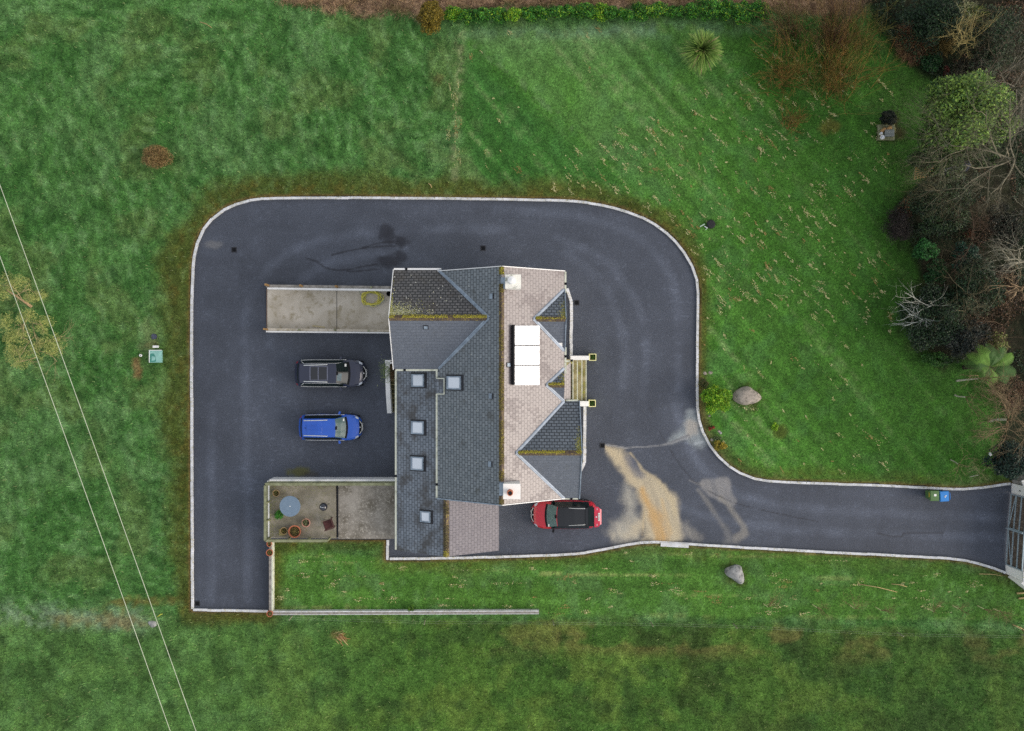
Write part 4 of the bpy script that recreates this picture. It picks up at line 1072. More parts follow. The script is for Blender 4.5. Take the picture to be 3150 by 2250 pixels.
def garden_walls():
    a = W(827.5,1667,.5); b = W(837,1884,.5)
    t = thing('garden_wall', 'low grey block wall with a white edge beside the driveway end', 'wall', (a.x,a.y,0))
    MB().box(a.x, b.x-.04, b.y, a.y, -.1, .5).build('blockwork', M['block'], t); MB().box(b.x-.037, b.x+.05, b.y, a.y, -.1, .503).build('white_edge', M['pvc'], t)
    a = W(834,1886,.5); b = W(1658,1880,.5)
    t = thing('garden_wall', 'long low grey wall between the southern lawn and the field', 'wall', (a.x,a.y,0))
    def run(y0, y1, m, nm, z):
        A = [W(838,y0[0],z), W(1658,y0[1],z), W(1658,y1[1],z), W(838,y1[0],z)]; MB().slab([A[0],A[3],A[2],A[1]], z+.1).build(nm, m, t)
    run((1881,1879), (1884,1881.5), M['kerb'], 'white_edge', .503); run((1884.2,1881.7), (1890.5,1888), M['block'], 'blockwork', .5); run((1890.7,1888.2), (1892.5,1889.8), M['kerb'], 'white_edge', .497)
garden_walls()
def west_steps():
    t = thing('outside_steps', 'mossy outside steps behind a thick white wall at the lean-to', 'steps', W(1200,1200,0))
    # wall stepping down to the south
    prof = [(1121,1.7),(1180,1.65),(1215,1.45),(1272,.85)]
    for (pa, za), (pb, zb) in zip(prof[:-1], prof[1:]):
        A = [W(1183.5+ (pa-1121)*.045, pa, za), W(1196+(pa-1121)*.045, pa, za), W(1196+(pb-1121)*.045, pb, zb), W(1183.5+(pb-1121)*.045, pb, zb)]
        xa, xb = W(1188,1121,1.3).x, W(1188,1121,1.3).x+.28
        ya, yb = A[0].y, A[2].y
        V = [(xa,ya,-.05),(xb,ya,-.05),(xb,yb,-.05),(xa,yb,-.05),(xa,ya,za),(xb,ya,za),(xb,yb,zb),(xa,yb,zb)]
        make('side_wall', V, [(0,1,2,3),(7,6,5,4),(4,5,1,0),(5,6,2,1),(6,7,3,2),(7,4,0,3)], M['white'], t)
    a = W(1188,1120,1.3); MB().box(a.x, a.x+.62, a.y+.002, a.y+.24, -.05, 1.72).build('side_wall', M['white'], t)
    x0 = a.x+.285; x1 = -6.9
    for i in range(8):
        y = W(0,1272,0).y + .30*i+.1; z = .17*(i+1); MB().box(x0, x1, y, (y+.298) if i < 7 else a.y, -.05, z).build('step', M['dstair'], t); MB().box(x0, x1, y-.02, y+.03, z-.03, z+.004).build('nosing', M['mossy'], t)
    MB().box(-7.12, -6.9, W(0,1289,0).y, W(0,1271,0).y, 0, 1.1).build('meter_box', M['white'], t)
    p = W(1192,1140,1.75)
    t2 = thing('trailing_plant', 'straggly half dead plant spilling over the white step wall', 'plant', (p.x,p.y,1.3)); r = rng(9); n = 1500
    Q = r.normal(size=(n,3))*np.array([.22,.32,.14]); Q[:,0] += np.where(r.random(n) < .5, -.08, .28); Q += np.array([p.x+.05,p.y-.05,1.62])
    V, q = leafquads(Q, .13*(.5+r.random(n)), .03, .3, r); C = np.where((Q[:,0] > p.x+.15)[:,None], pal(n, [S(84,62,44),S(110,84,56),S(70,66,38)], r), pal(n, [S(104,124,72),S(84,104,56),S(140,150,110)], r))
    npmesh('foliage', V, q, M['leaf'], t2, np.repeat(C, 4, 0))
west_steps()
def porch_steps():
    t = thing('porch_steps', 'wide pale mossy steps up to the front porch between white walls', 'steps', W(1785,1170,0))
    xs_ = [1750,1763.5,1777,1791,1804]; zs = [.68,.51,.34,.17]
    y0, y1 = W(0,1233,.4).y, W(0,1106,.4).y
    for i in range(4):
        a = W(xs_[i],0,zs[i]).x; b = W(xs_[i+1],0,zs[i]).x
        if i == 0: a = XE-.35
        MB().box(a, b, y0, y1, -.05, zs[i]).build('step', M['mossy'], t)
        MB().box(b-.05, b+.012, y0, y1, zs[i]-.05, zs[i]+.004).build('nosing', M['pvc'], t)
    for (ax, bx, ay, by, z) in ((1755.5,1812.5,1095,1108,1.0),(1781,1811,1235,1250.5,1.0)):
        a = W(ax,by,z); b = W(bx,ay,z); MB().box(a.x, b.x, a.y, b.y, -.05, z).build('side_wall', M['white'], t)
    for k, (cx, cy, nm) in enumerate(((1823.5,1099.5,'northern'),(1822,1241.5,'southern'))):
        z = .62; c = W(cx, cy, z); s = .225
        tt = thing('planter', 'square cream planter holding a clipped box plant at the %s end of the porch steps' % nm, 'planter', (c.x,c.y,0), 'planters flanking the porch steps')
        bx = MB(); w = .045
        for (xa, xb, ya, yb) in ((-s,s,-s,-s+w),(-s,s,s-w,s),(-s,-s+w,-s+w,s-w),(s-w,s,-s+w,s-w)): bx.box(c.x+xa, c.x+xb, c.y+ya, c.y+yb, 0, z)
        bx.build('box', mat('cream_planter', S(238,236,170), .6), tt)
        MB().box(c.x-s+w, c.x+s-w, c.y-s+w, c.y+s-w, 0, z-.1).build('soil', M['soil'], tt)
        r = rng(40+k); n = 500; Q = r.normal(size=(n,3)); Q /= np.linalg.norm(Q,axis=1)[:,None]; Q *= .15; Q[:,2] = np.abs(Q[:,2]); Q += np.array([c.x,c.y,z-.1])
        V, q = leafquads(Q, .05, .03, .4, r); npmesh('plant', V, q, M['leaf'], tt, np.repeat(pal(n, [S(52,84,22),S(40,66,18),S(70,100,30)], r), 4, 0))
porch_steps()
# drains in the tarmac
G = 'drain grates in the driveway'
for (px, py, lab) in ((720,769,'small black drain grate near the top left bend of the driveway'),(1486,764,'small drain grate in the tarmac north of the house'),(1774,932,'black drain grate beside the small gable kerb'),
                      (1853,1371,'black drain grate where the tan silt begins'),(607,1857,'drain grate in the bottom corner of the driveway')):
    p = W(px, py, .01); t = thing('drain_grate', lab, 'drain', (p.x,p.y,0), G)
    fr = MB(); s = .17
    for (xa, xb, ya, yb) in ((-s,s,-s,-s+.05),(-s,s,s-.05,s),(-s,-s+.05,-s+.05,s-.05),(s-.05,s,-s+.05,s-.05)): fr.box(p.x+xa, p.x+xb, p.y+ya, p.y+yb, -.05, .022)
    fr.build('frame', M['iron'], t); g = MB()
    for k in range(5): g.box(p.x-.10+k*.05-.012, p.x-.10+k*.05+.012, p.y-s+.05, p.y+s-.05, -.05, .014)
    g.build('bars', M['black'], t)
    MB().box(p.x-s+.05, p.x+s-.05, p.y-s+.05, p.y+s-.05, -.04, .006).build('sump', M['black'], t)

# ------------------------------------------------------------------ cars
def interp(tab, u): return float(np.interp(u, [a for a, b in tab], [b for a, b in tab]))
def car(name, label, px, py, head, L, Wd, sty):
    p = W(px, py, 0)
    t = thing(name, label, 'car', (p.x, p.y, 0.004), None, head)
    hw = Wd/2; sc = sty.get('h', 1.0)
    zt = [(0,.62),(.012,.80),(.03,.92),(.05,1.04),(.075,1.30),(.11,1.52),(.20,1.58),(.35,1.62),(.5,1.60),(.60,1.55),(.625,1.52),(.70,1.30),(.77,1.11),(.80,1.05),(.87,1.01),(.93,.93),(.965,.83),(.985,.70),(1,.52)]
    zb = [(0,.55),(.012,.72),(.03,.86),(.06,.97),(.2,.97),(.5,.95),(.70,.94),(.775,.94),(.85,.91),(.93,.82),(.965,.73),(.985,.62),(1,.48)]
    wb = [(0,.66),(.012,.78),(.03,.86),(.07,.94),(.15,.985),(.3,1),(.6,1),(.78,.995),(.86,.975),(.91,.93),(.94,.86),(.965,.75),(.985,.62),(1,.46)]
    wt = [(0,.58),(.012,.66),(.03,.72),(.05,.74),(.075,.71),(.11,.67),(.2,.67),(.35,.68),(.5,.68),(.60,.675),(.625,.68),(.70,.75),(.77,.80),(.80,.83),(.87,.80),(.93,.70),(.965,.60),(.985,.50),(1,.38)]
    us = sorted(set([a for a, _ in zt]+[a for a, _ in wb]+[i/44 for i in range(45)]+[.055,.145,.17,.24,.33,.42,.47,.52,.655,.67,.69,.765,.90,.955,.085,.03]))
    us = [u for i, u in enumerate(us) if i == 0 or u-us[i-1] > .004]
    rw = .335*sc if sc > 1 else .33
    wheels = [.185, .805]
    rows = []
    for u in us:
        b = interp(wb,u)*hw; tw = interp(wt,u)*hw; zB = interp(zb,u)*sc; zT = interp(zt,u)*sc
        if u > .76 or u < .05: tw = min(tw, b*.93)
        low = .22
        for wu in wheels:
            dx = (u-wu)*L
            if abs(dx) < rw+.05: low = max(low, .04+rw*0+math.sqrt(max(0,(rw+.05)**2-dx*dx))+.30-.0*rw)
        low = min(low, zB-.12)
        zE = zT-.05*min(1, max(.2, (zT-zB)/.3))
        zE = max(zE, zB+.004); mid = (low+zB)/2
        P = [(b*.95,low),(b*.99,low+.05),(b,mid),(b*.992,zB-.07),(b*.965,zB)]
        a5 = (b*.965+(tw-b*.965)*.10, zB+(zE-zB)*.10); a6 = (b*.965+(tw-b*.965)*.90, zB+(zE-zB)*.92)
        P += [a5, a6, (tw,zE), (tw*.86, zE+(zT-zE)*.55), (tw*.5, zE+(zT-zE)*.9), (0,zT)]
        cv = float(np.interp(u, [0, .12, .4, .6, .7, .9, 1], [.10, .06, 0, -.10, -.16, -.17, -.12]))
        xs_ = lambda y: (u-.5)*L + cv*(y/hw)**2*(1 if cv > 0 else 1)
        rows.append([(xs_(y), y, z) for y, z in P] + [(xs_(y), -y, z) for y, z in reversed(P[:-1])])
    npf = len(rows[0]); V = [v for r_ in rows for v in r_]
    kinds = {}
    def put(k, f): kinds.setdefault(k, []).append(f)
    for i in range(len(us)-1):
        u = (us[i]+us[i+1])/2
        for j in range(npf-1):
            jj = j if j < 10 else npf-2-j         # 0..9 from the sill up to the centre line
            k = 'body'
            if jj == 5 and .11 < u < .72: k = 'side_window'
            elif jj in (4,6) and .08 < u < .74: k = 'pillar'
            elif jj >= 7 and .11 < u < .615: k = 'roof'
            elif jj >= 7 and .625 <= u < .768: k = 'windscreen'
            elif jj >= 7 and .768 <= u < .80: k = 'cowl'
            elif jj >= 7 and .05 < u < .10: k = 'rear_window'
            elif jj >= 4 and .80 <= u < .93: k = 'bonnet'
            elif 3 <= jj <= 6 and .915 < u < .968: k = 'headlight'
            elif 3 <= jj <= 6 and u < .055: k = 'tail_light'
            elif jj >= 7 and .966 < u: k = 'grille'
            if sty.get('open') and jj >= 7 and .05 < u < .185: k = 'boot_opening'
            if k == 'pillar' and sty.get('pillar') is None: k = 'body'
            if k == 'rear_window' and sty.get('open'): k = 'boot_opening'
            a = i*npf+j; put(k, (a, a+1, a+1+npf, a+npf))
    bm = sty['body']; mm = {'body':bm,'roof':sty.get('roof',bm),'bonnet':bm,'side_window':M['glass'],'pillar':sty.get('pillar',bm),'windscreen':sty.get('screen',M['screen']),'rear_window':M['glass'],'cowl':M['black'],
          'headlight':M['lamp'],'tail_light':M['redglass'],'grille':M['black'],'boot_opening':M['black']}
    for k, fs in kinds.items():
        if k in ('headlight','tail_light','side_window'):      # one mesh per side
            for s in (1, -1):
                ff = [f for f in fs if s*V[f[0]][1]+s*V[f[1]][1] > 0]; use = sorted({i for f in ff for i in f}); mp = {i:n for n, i in enumerate(use)}
                make(k, [V[i] for i in use], [tuple(mp[i] for i in f) for f in ff], mm[k], t, True, local=True)
        else:
            use = sorted({i for f in fs for i in f}); mp = {i:n for n, i in enumerate(use)}
            make(k, [V[i] for i in use], [tuple(mp[i] for i in f) for f in fs], mm[k], t, True, local=True)
    def surf(u, y):      # height of the top skin at u, y
        return (interp(zt,u)*sc) - .05*min(1, abs(y)/(interp(wt,u)*hw+1e-6))**2
    X = lambda u: (u-.5)*L
    MB().box(X(.06), X(.95), -hw*.9, hw*.9, .18, .30).build('underbody', M['black'], t, local=True)
    for wu in wheels:
        for s in (1, -1):
            c = (X(wu), s*(hw-.12), rw); w = MB(); pr = [(.20,-.10),(rw-.03,-.105),(rw,-.07),(rw,.07),(rw-.03,.105),(.20,.10)]
            n = 24; V2 = []
            for r_, d in pr:
                for k in range(n): V2.append((c[0]+r_*math.cos(2*PI*k/n), c[1]+d, c[2]+r_*math.sin(2*PI*k/n)))
            F2 = [(a*n+k, a*n+(k+1)%n, (a+1)*n+(k+1)%n, (a+1)*n+k) for a in range(len(pr)-1) for k in range(n)]
            wo = make('wheel', V2, F2, M['rubber'], t, local=True)
            V2 = [(c[0]+.21*math.cos(2*PI*k/n), c[1]+s*d, c[2]+.21*math.sin(2*PI*k/n)) for d in (-.06,.085) for k in range(n)]
            rm = make('rim', V2, [tuple(range(n)), tuple(range(2*n-1,n-1,-1))]+[(k,(k+1)%n,n+(k+1)%n,n+k) for k in range(n)], M['rim'], wo, local=True)
    for s in (1, -1):
        MB().cbox((X(.665), s*(hw+.085), 1.02*sc), .12, .20, .15, rz=-s*.25).build('mirror', sty.get('mirror', bm), t, local=True)
        if sty.get('rails'):
            a, b = sty['rails']; y = sty.get('raily', .60)*hw
            MB().tube([(X(a),s*y*.98,surf(a,y)+.0), (X(a)+.05,s*y,surf(a,y)+.05), (X((a+b)/2),s*y*1.03,surf((a+b)/2,y)+.055), (X(b)-.05,s*y*1.08,surf(b,y)+.05), (X(b),s*y*1.08,surf(b,y))], sty.get('railr',.022), 6).build('roof_rail', sty.get('railm',M['chrome']), t, True, local=True)
        if sty.get('trim'):
            f = lambda u, k: (X(u), s*((interp(wb,u)*.965*(1-k)+interp(wt,u)*k)*hw+.012), (interp(zb,u)*sc*(1-k)+(interp(zt,u)-.05)*sc*k)+.012)
            pts = [f(u, .06) for u in (.13,.2,.3,.4,.5,.6,.70,.74)]
            if sty['trim'] == 2: pts = [f(.17,.93), f(.13,.5), f(.105,.06)]+[f(u,.06) for u in (.2,.3,.4,.5,.6,.70,.74)]
            MB().tube(pts, .016, 5).build('window_trim', M['chrome'], t, True, local=True)
            if sty['trim'] == 2: MB().tube([f(u,.93) for u in (.17,.25,.35,.45,.55,.62,.68)], .010, 5).build('window_trim', M['chrome'], t, True, local=True)
    # windscreen stickers
    def on_screen(u, y, w, l, m=M['ply']):
        P = [(X(u-l/2),y-w/2),(X(u+l/2),y-w/2),(X(u+l/2),y+w/2),(X(u-l/2),y+w/2)]
        MB().slab([(a, b, surf(a/L+.5, b)+.012) for a, b in P], .006).build('windscreen_sticker', m, t, local=True)
    for (u, y) in sty.get('stickers', []): on_screen(u, y, .17, .022)
    MB().cbox((X(.632), 0, surf(.632,0)+.006), .13, .22, .012, ry=.35).build('mirror_mount', M['black'], t, local=True)
    MB().cbox((X(1.0)+.01, 0, .45), .02, .5, .11).build('number_plate', M['ply'], t, local=True)
    MB().tube([(X(.968),-.5*hw,.80*sc),(X(.995),-.25*hw,.66*sc),(X(1.0),0,.62*sc),(X(.995),.25*hw,.66*sc),(X(.968),.5*hw,.80*sc)], .018, 5).build('grille_trim', M['chrome'], t, True, local=True)
    MB().lathe((X(.972), 0, interp(zt,.972)*sc+.005), [(.045,0),(.04,.012)], 12).build('badge', M['chrome'], t, local=True)
    return t, X, surf, hw
t1, X, sf, hw = car('parked_car', 'dark navy estate car with a glass sunroof and silver roof rails', 1022, 1148.5, 0, 4.62, 1.80,
    dict(body=M['navy'], rails=(.17,.50), raily=.57, railr=.028, trim=2, stickers=[(.735,.52)], h=1.0, screen=M['glass']))
def skin(u0, u1, y0, y1, lift, n=6):
    V = [(X(u0+(u1-u0)*i/n), y0+(y1-y0)*k/n, sf(u0+(u1-u0)*i/n, y0+(y1-y0)*k/n)+lift) for i in range(n+1) for k in range(n+1)]
    return V, [(i*(n+1)+k, (i+1)*(n+1)+k, (i+1)*(n+1)+k+1, i*(n+1)+k+1) for i in range(n) for k in range(n)]
for (a, b) in ((.272,.368),(.384,.492)):
    v_, f_ = skin(a, b, -.41, .41, .018); make('sunroof', v_, f_, M['sunroof'], t1, local=True)
fr = MB()
for (a, b, c_, d_) in ((.256,.508,-.45,-.412),(.256,.508,.412,.45),(.256,.270,-.412,.412),(.370,.382,-.412,.412),(.494,.508,-.412,.412)):
    v_, f_ = skin(a, b, c_, d_, .022); fr.add(v_, f_)
fr.build('sunroof_frame', mat('grey_seal', S(104,108,124), .5), t1, local=True)
P = [(X(.625),-.46),(X(.68),-.50),(X(.69),-.02),(X(.635),-.02)]
MB().slab([(x,y,sf(x/4.62+.5,y)+.010) for x, y in P], .004).build('sun_shade', mat('pale_shade', S(118,134,138), .6, spec=.2), t1, local=True)
t2, X, sf, hw = car('parked_car', 'bright blue compact car with a ribbed roof and silver rails', 1022, 1312.5, 0, 4.10, 1.70,
    dict(body=M['blue'], rails=(.125,.50), raily=.555, railr=.026, trim=1, stickers=[(.735,.50)], h=1.0))
rb = MB()
for k in range(9):
    y = -.34+k*.085; rb.tube([(X(.16),y,sf(.16,y)+.001),(X(.25),y,sf(.25,y)+.004),(X(.34),y,sf(.34,y)+.004),(X(.43),y,sf(.43,y)+.002)], .013, 4)
rb.build('roof_ribs', M['blue'], t2, True, local=True)
MB().lathe((X(.16),0,sf(.16,0)), [(.03,0),(.025,.05),(.005,.10)], 8).build('aerial', M['black'], t2, local=True)
t3, X, sf, hw = car('parked_car', 'red hatchback with a black roof and its tailgate raised, beside the house', 1732.5, 1578, PI, 4.20, 1.82,
    dict(body=M['red'], roof=M['blackroof'], pillar=M['blackroof'], rails=(.16,.44), raily=.56, railr=.016, mirror=M['black'], stickers=[(.735,.62)], open=True, h=1.0))
# raised tailgate: hinged at the back of the roof
zh = 1.54
def tg(a, y, dz=0): return (X(.185)-a, y, zh+.07+.08*a+dz)
MB().slab([tg(0,-.52), tg(0,.52), tg(.18,.60), tg(.18,-.60)][::-1], .05).build('tailgate_spoiler', M['blackroof'], t3, local=True)
MB().slab([tg(.19,-.60,-.01), tg(.19,.60,-.01), tg(.56,.62,-.03), tg(.56,-.62,-.03)][::-1], .03).build('tailgate_window', M['glass'], t3, local=True)
tgp = [tg(.57,-.66,0), tg(.57,.66,0), tg(.80,.64,-.02), tg(.92,.52,-.05), tg(1.02,.46,-.10), tg(1.02,-.46,-.10), tg(.92,-.52,-.05), tg(.80,-.64,-.02)]
TG = MB().slab(tgp[::-1], .07).build('tailgate', M['pinkred'], t3, local=True)
pm = MB().slab([tg(.80,-.25,-.005), tg(.80,.25,-.005), tg(.91,.25,-.03), tg(.91,-.25,-.03)][::-1], .012).build('number_plate', M['ply'], TG, local=True)
bmz = MB(); 
for k, y in enumerate((-.19,-.145,-.10,-.04,.02,.065,.11,.155,.20)): bmz.slab([tg(.835,y-.014,.003), tg(.835,y+.014,.003), tg(.882,y+.014,-.012), tg(.882,y-.014,-.012)][::-1], .004)
bmz.build('plate_characters', M['iron'], TG, local=True)
MB().lathe(tg(.685,0,.0), [(.052,0),(.046,.02)], 8).build('badge', M['chrome'], TG, local=True)
for y in (-.5,.5): MB().slab([tg(.72,y-.06,.004), tg(.72,y+.06,.004), tg(.75,y+.06,.0), tg(.75,y-.06,.0)][::-1], .004).build('chrome_lettering_bar', M['chrome'], TG, local=True)

# ------------------------------------------------------------------ things on the grass and by the gate
p = W(474,1036,.1); t = thing('manhole_cover', 'round dark manhole cover in the left lawn', 'manhole cover', (p.x,p.y,0))
MB().lathe((p.x,p.y,0), [(.19,0),(.19,.15),(.18,.16),(.01,.16)], 24).build('cover', mat('slate_blue_iron', S(66,70,92), .6, S(54,58,76), 8, bs=.2), t)
MB().lathe((p.x,p.y,0), [(.20,0),(.20,.13)], 24).build('rim', M['iron'], t)
p = W(479,1067,.2); t = thing('white_block', 'small white block between the manhole cover and the teal lid', 'block', (p.x,p.y,0)); 
MB().cbox((p.x,p.y,.17), .34, .14, .22).build('block', M['white'], t); MB().cbox((p.x,p.y,.283), .30, .02, .006).build('seam', M['kerb'], t)
p = W(478,1097,.3); t = thing('tank_lid', 'square teal plastic tank lid, half wet, standing on the lawn', 'lid', (p.x,p.y,0)); h = px2m(19,.3)
MB().box(p.x-h, p.x+h, p.y-h, p.y+h, 0, .27).build('box', M['teal'], t)
V = [(p.x-h+.03,p.y-h+.02,.275),(p.x+h-.01,p.y-h+.02,.275),(p.x+h-.01,p.y+h-.04,.275),(p.x-h+.03,p.y+h-.04,.275),(p.x+.06,p.y-.02,.315)]
make('lid', V, [(0,1,4),(1,2,4),(2,3,4),(3,0,4)], M['teal'], t)
V = [(p.x-h+.04,p.y-h+.03,.283),(p.x+.02,p.y-h+.05,.29),(p.x+.03,p.y-.06,.318),(p.x-.02,p.y+.05,.312),(p.x-.12,p.y+.20,.296),(p.x-h+.05,p.y+.17,.286)]
make('wet_patch', V, [tuple(range(6))], M['teal_d'], t)
for a, b in (((-h,-h),(-h,h)),((-h,h),(h,h))): MB().bar((p.x+a[0],p.y+a[1],.285), (p.x+b[0],p.y+b[1],.285), .035, .03).build('white_rim', M['white'], t)
p = W(433,1094,.15); t = thing('vent_pipe', 'small white vent pipe ring left of the teal lid', 'pipe', (p.x,p.y,0)); MB().lathe((p.x,p.y,0), [(.08,0),(.08,.22),(.04,.22),(.04,.05)], 14).build('pipe', M['white'], t)
p = W(2185,691,.1); t = thing('old_wheel', 'old black tyred wheel lying flat on the lawn right of the driveway', 'wheel', (p.x,p.y,0))
MB().lathe((p.x+.02,p.y,.10), [(.15,0),(.25,.0),(.285,.05),(.285,.12),(.24,.17),(.16,.17)], 28).build('tyre', M['rubber'], t, True)
MB().lathe((p.x+.02,p.y,.10), [(.15,.15),(.13,.17),(.11,.10),(.04,.10),(.03,.14),(.005,.14)], 24).build('rim', mat('dull_rim', S(104,100,106), .5), t)
for (a, b, w, m) in (((2153,698),(2168,690),.07,'pale_stake'),((2167,697),(2176,702),.05,'white_stake'),((2170,708),(2178,700),.04,'pale_stake')):
    A = W(*a, .13); B = W(*b, .16); tag(MB().bar(A, B, w, .05).build('stake', mat(m, S(178,200,178) if m == 'pale_stake' else S(222,222,226), .7)), {(2153,698):'longest pale green stake against the old black wheel',(2167,697):'short white stake touching the old black wheel',(2170,708):'thin pale stake lying in the grass below the old wheel'}[a], 'stake', 'stakes beside the old wheel')
# boulders
def boulder(px, py, out, h, m, label, seed):
    p = W(px, py, h*.4); P = [W(a, b, h*.35) for a, b in out]; P = smooth_poly([tuple(q) for q in P], 2, True); n = len(P); V = []; r = random.Random(seed)
    prof = [(1.0,-.15),(1.02,.05),(1.0,.28),(.93,.5),(.80,.70),(.62,.84),(.42,.93),(.22,.98)]
    for k, (s, z) in enumerate(prof):
        for i, q in enumerate(P):
            dx, dy = q[0]-p.x, q[1]-p.y; no = 1+.05*(vnoise(np.array(dx*4+seed), np.array(dy*4+k*.7), seed)-.5)*2
            V.append((p.x+dx*s*no, p.y+dy*s*no, h*z*(1+.16*(vnoise(np.array(dx*s*3), np.array(dy*s*3), seed+3)-.5))))
    V.append((p.x, p.y, h))
    Fc = [(k*n+i, k*n+(i+1)%n, (k+1)*n+(i+1)%n, (k+1)*n+i) for k in range(len(prof)-1) for i in range(n)]+[((len(prof)-1)*n+i, (len(prof)-1)*n+(i+1)%n, len(prof)*n) for i in range(n)]
    a = sum(P[i][0]*P[(i+1)%n][1]-P[(i+1)%n][0]*P[i][1] for i in range(n))
    if a < 0: Fc = [tuple(reversed(f)) for f in Fc]
    return tag(make('boulder', V, Fc, m, smooth=True), label, 'boulder')
zq = lambda L: [(2050+a*.18476, 1140+b*.18476) for a, b in L]
boulder(2297, 1219, zq([(1105,430),(1150,345),(1250,285),(1370,265),(1450,320),(1560,400),(1588,460),(1500,540),(1350,578),(1220,565),(1130,505)]), .62, M['stone'], 'large pale brown boulder pointed at one end, beside the lime green shrub', 3)
zq = lambda L: [(1760+a*.30783, 1620+b*.30783) for a, b in L]
boulder(2262, 1768, zq([(1520,440),(1545,412),(1600,395),(1640,380),(1690,395),(1700,430),(1722,500),(1718,572),(1680,583),(1620,540),(1540,490)]), .62, M['stone2'], 'grey wedge shaped boulder on the southern lawn', 8)
for (px, py, r_, lab) in ((2168,1149,7,'cream rock at the top end of the kerbside bed'),(2185,1147,8,'squarish tan rock in the kerbside bed'),(2182,1280,5,'small cream rock below the lime green shrub'),(2211,1327,5,'small white rock by the red flowers'),(2216,1332,6,'grey rock by the red flowers'),(2190,1353,6,'pale rock above the golden shrub')):
    ang = [i*PI/4 for i in range(8)]; rr = random.Random(px)
    boulder(px, py, [(px+r_*(.8+.4*rr.random())*math.cos(a), py-r_*(.7+.4*rr.random())*math.sin(a)) for a in ang], .16, M['stone'] if px != 2216 else M['stone2'], lab, px)['group'] = 'rocks in the kerbside bed'
boulder(468, 1920, [(452,1912),(470,1908),(482,1912),(484,1926),(470,1934),(460,1926)], .2, M['stone2'], 'flat grey stone under the overhead cables at the field edge', 5)
boulder(3046, 1398, [(3041,1392),(3049,1392),(3051,1400),(3047,1405),(3042,1401)], .25, M['white'], 'small bright white stone beside the dark bush near the gate', 15)
# wheelie bins
def bin_(px, py, m, label, rz, ajar=0):
    z = 1.02; p = W(px, py, z); p.z = 0.02
    t = thing('wheelie_bin', label, 'bin', p, 'wheelie bins by the gate', rz)
    V = []
    for z_, a, b in ((.08,.20,.23),(.95,.26,.31)): V += [(-a,-b,z_),(a,-b,z_),(a,b,z_),(-a,b,z_)]
    make('body', V, [(3,2,1,0),(4,5,6,7),(0,1,5,4),(1,2,6,5),(2,3,7,6),(3,0,4,7)], m, t, local=True)
    V = [(-.30,-.34,.95),(.29,-.34,.95),(.29,.34,.95),(-.30,.34,.95),(-.27,-.31,1.02),(.25,-.31,1.05),(.25,.31,1.05),(-.27,.31,1.02)]
    make('lid', V, [(3,2,1,0),(4,5,6,7),(0,1,5,4),(1,2,6,5),(2,3,7,6),(3,0,4,7)], m, t, local=True)
    MB().tube([(.33,-.22,.97),(.36,-.2,.98),(.36,.2,.98),(.33,.22,.97)], .018, 6).build('handle', m, t, local=True)
    for s in (-1, 1):
        V = [(.20+.11*math.cos(k*PI/8), s*.27+d, .11+.11*math.sin(k*PI/8)) for d in (-.03,.03) for k in range(16)]
        make('wheel', V, [tuple(range(16)), tuple(range(31,15,-1))]+[(k,(k+1)%16,16+(k+1)%16,16+k) for k in range(16)], M['rubber'], t, local=True)
    return t
tb = bin_(2876,1526,M['greenbin'],'green wheelie bin with a yellow label beside the kerb',0)
MB().cbox((-.245,.02,.74), .012, .30, .13).build('label_plate', M['yellow'], tb, local=True)
MB().cbox((0,.05,1.042), .16, .14, .012).build('white_sticker', M['ply'], tb, local=True)
tb2 = bin_(2906,1527.5,M['bluebin'],'blue wheelie bin with a white mark on its lid beside the kerb',R(3))
st = MB(); st.cbox((.03,.02,1.045), .16, .05, .01, rz=.4); st.cbox((.0,-.02,1.045), .05, .12, .01, rz=.3); st.build('white_mark', M['ply'], tb2, local=True)
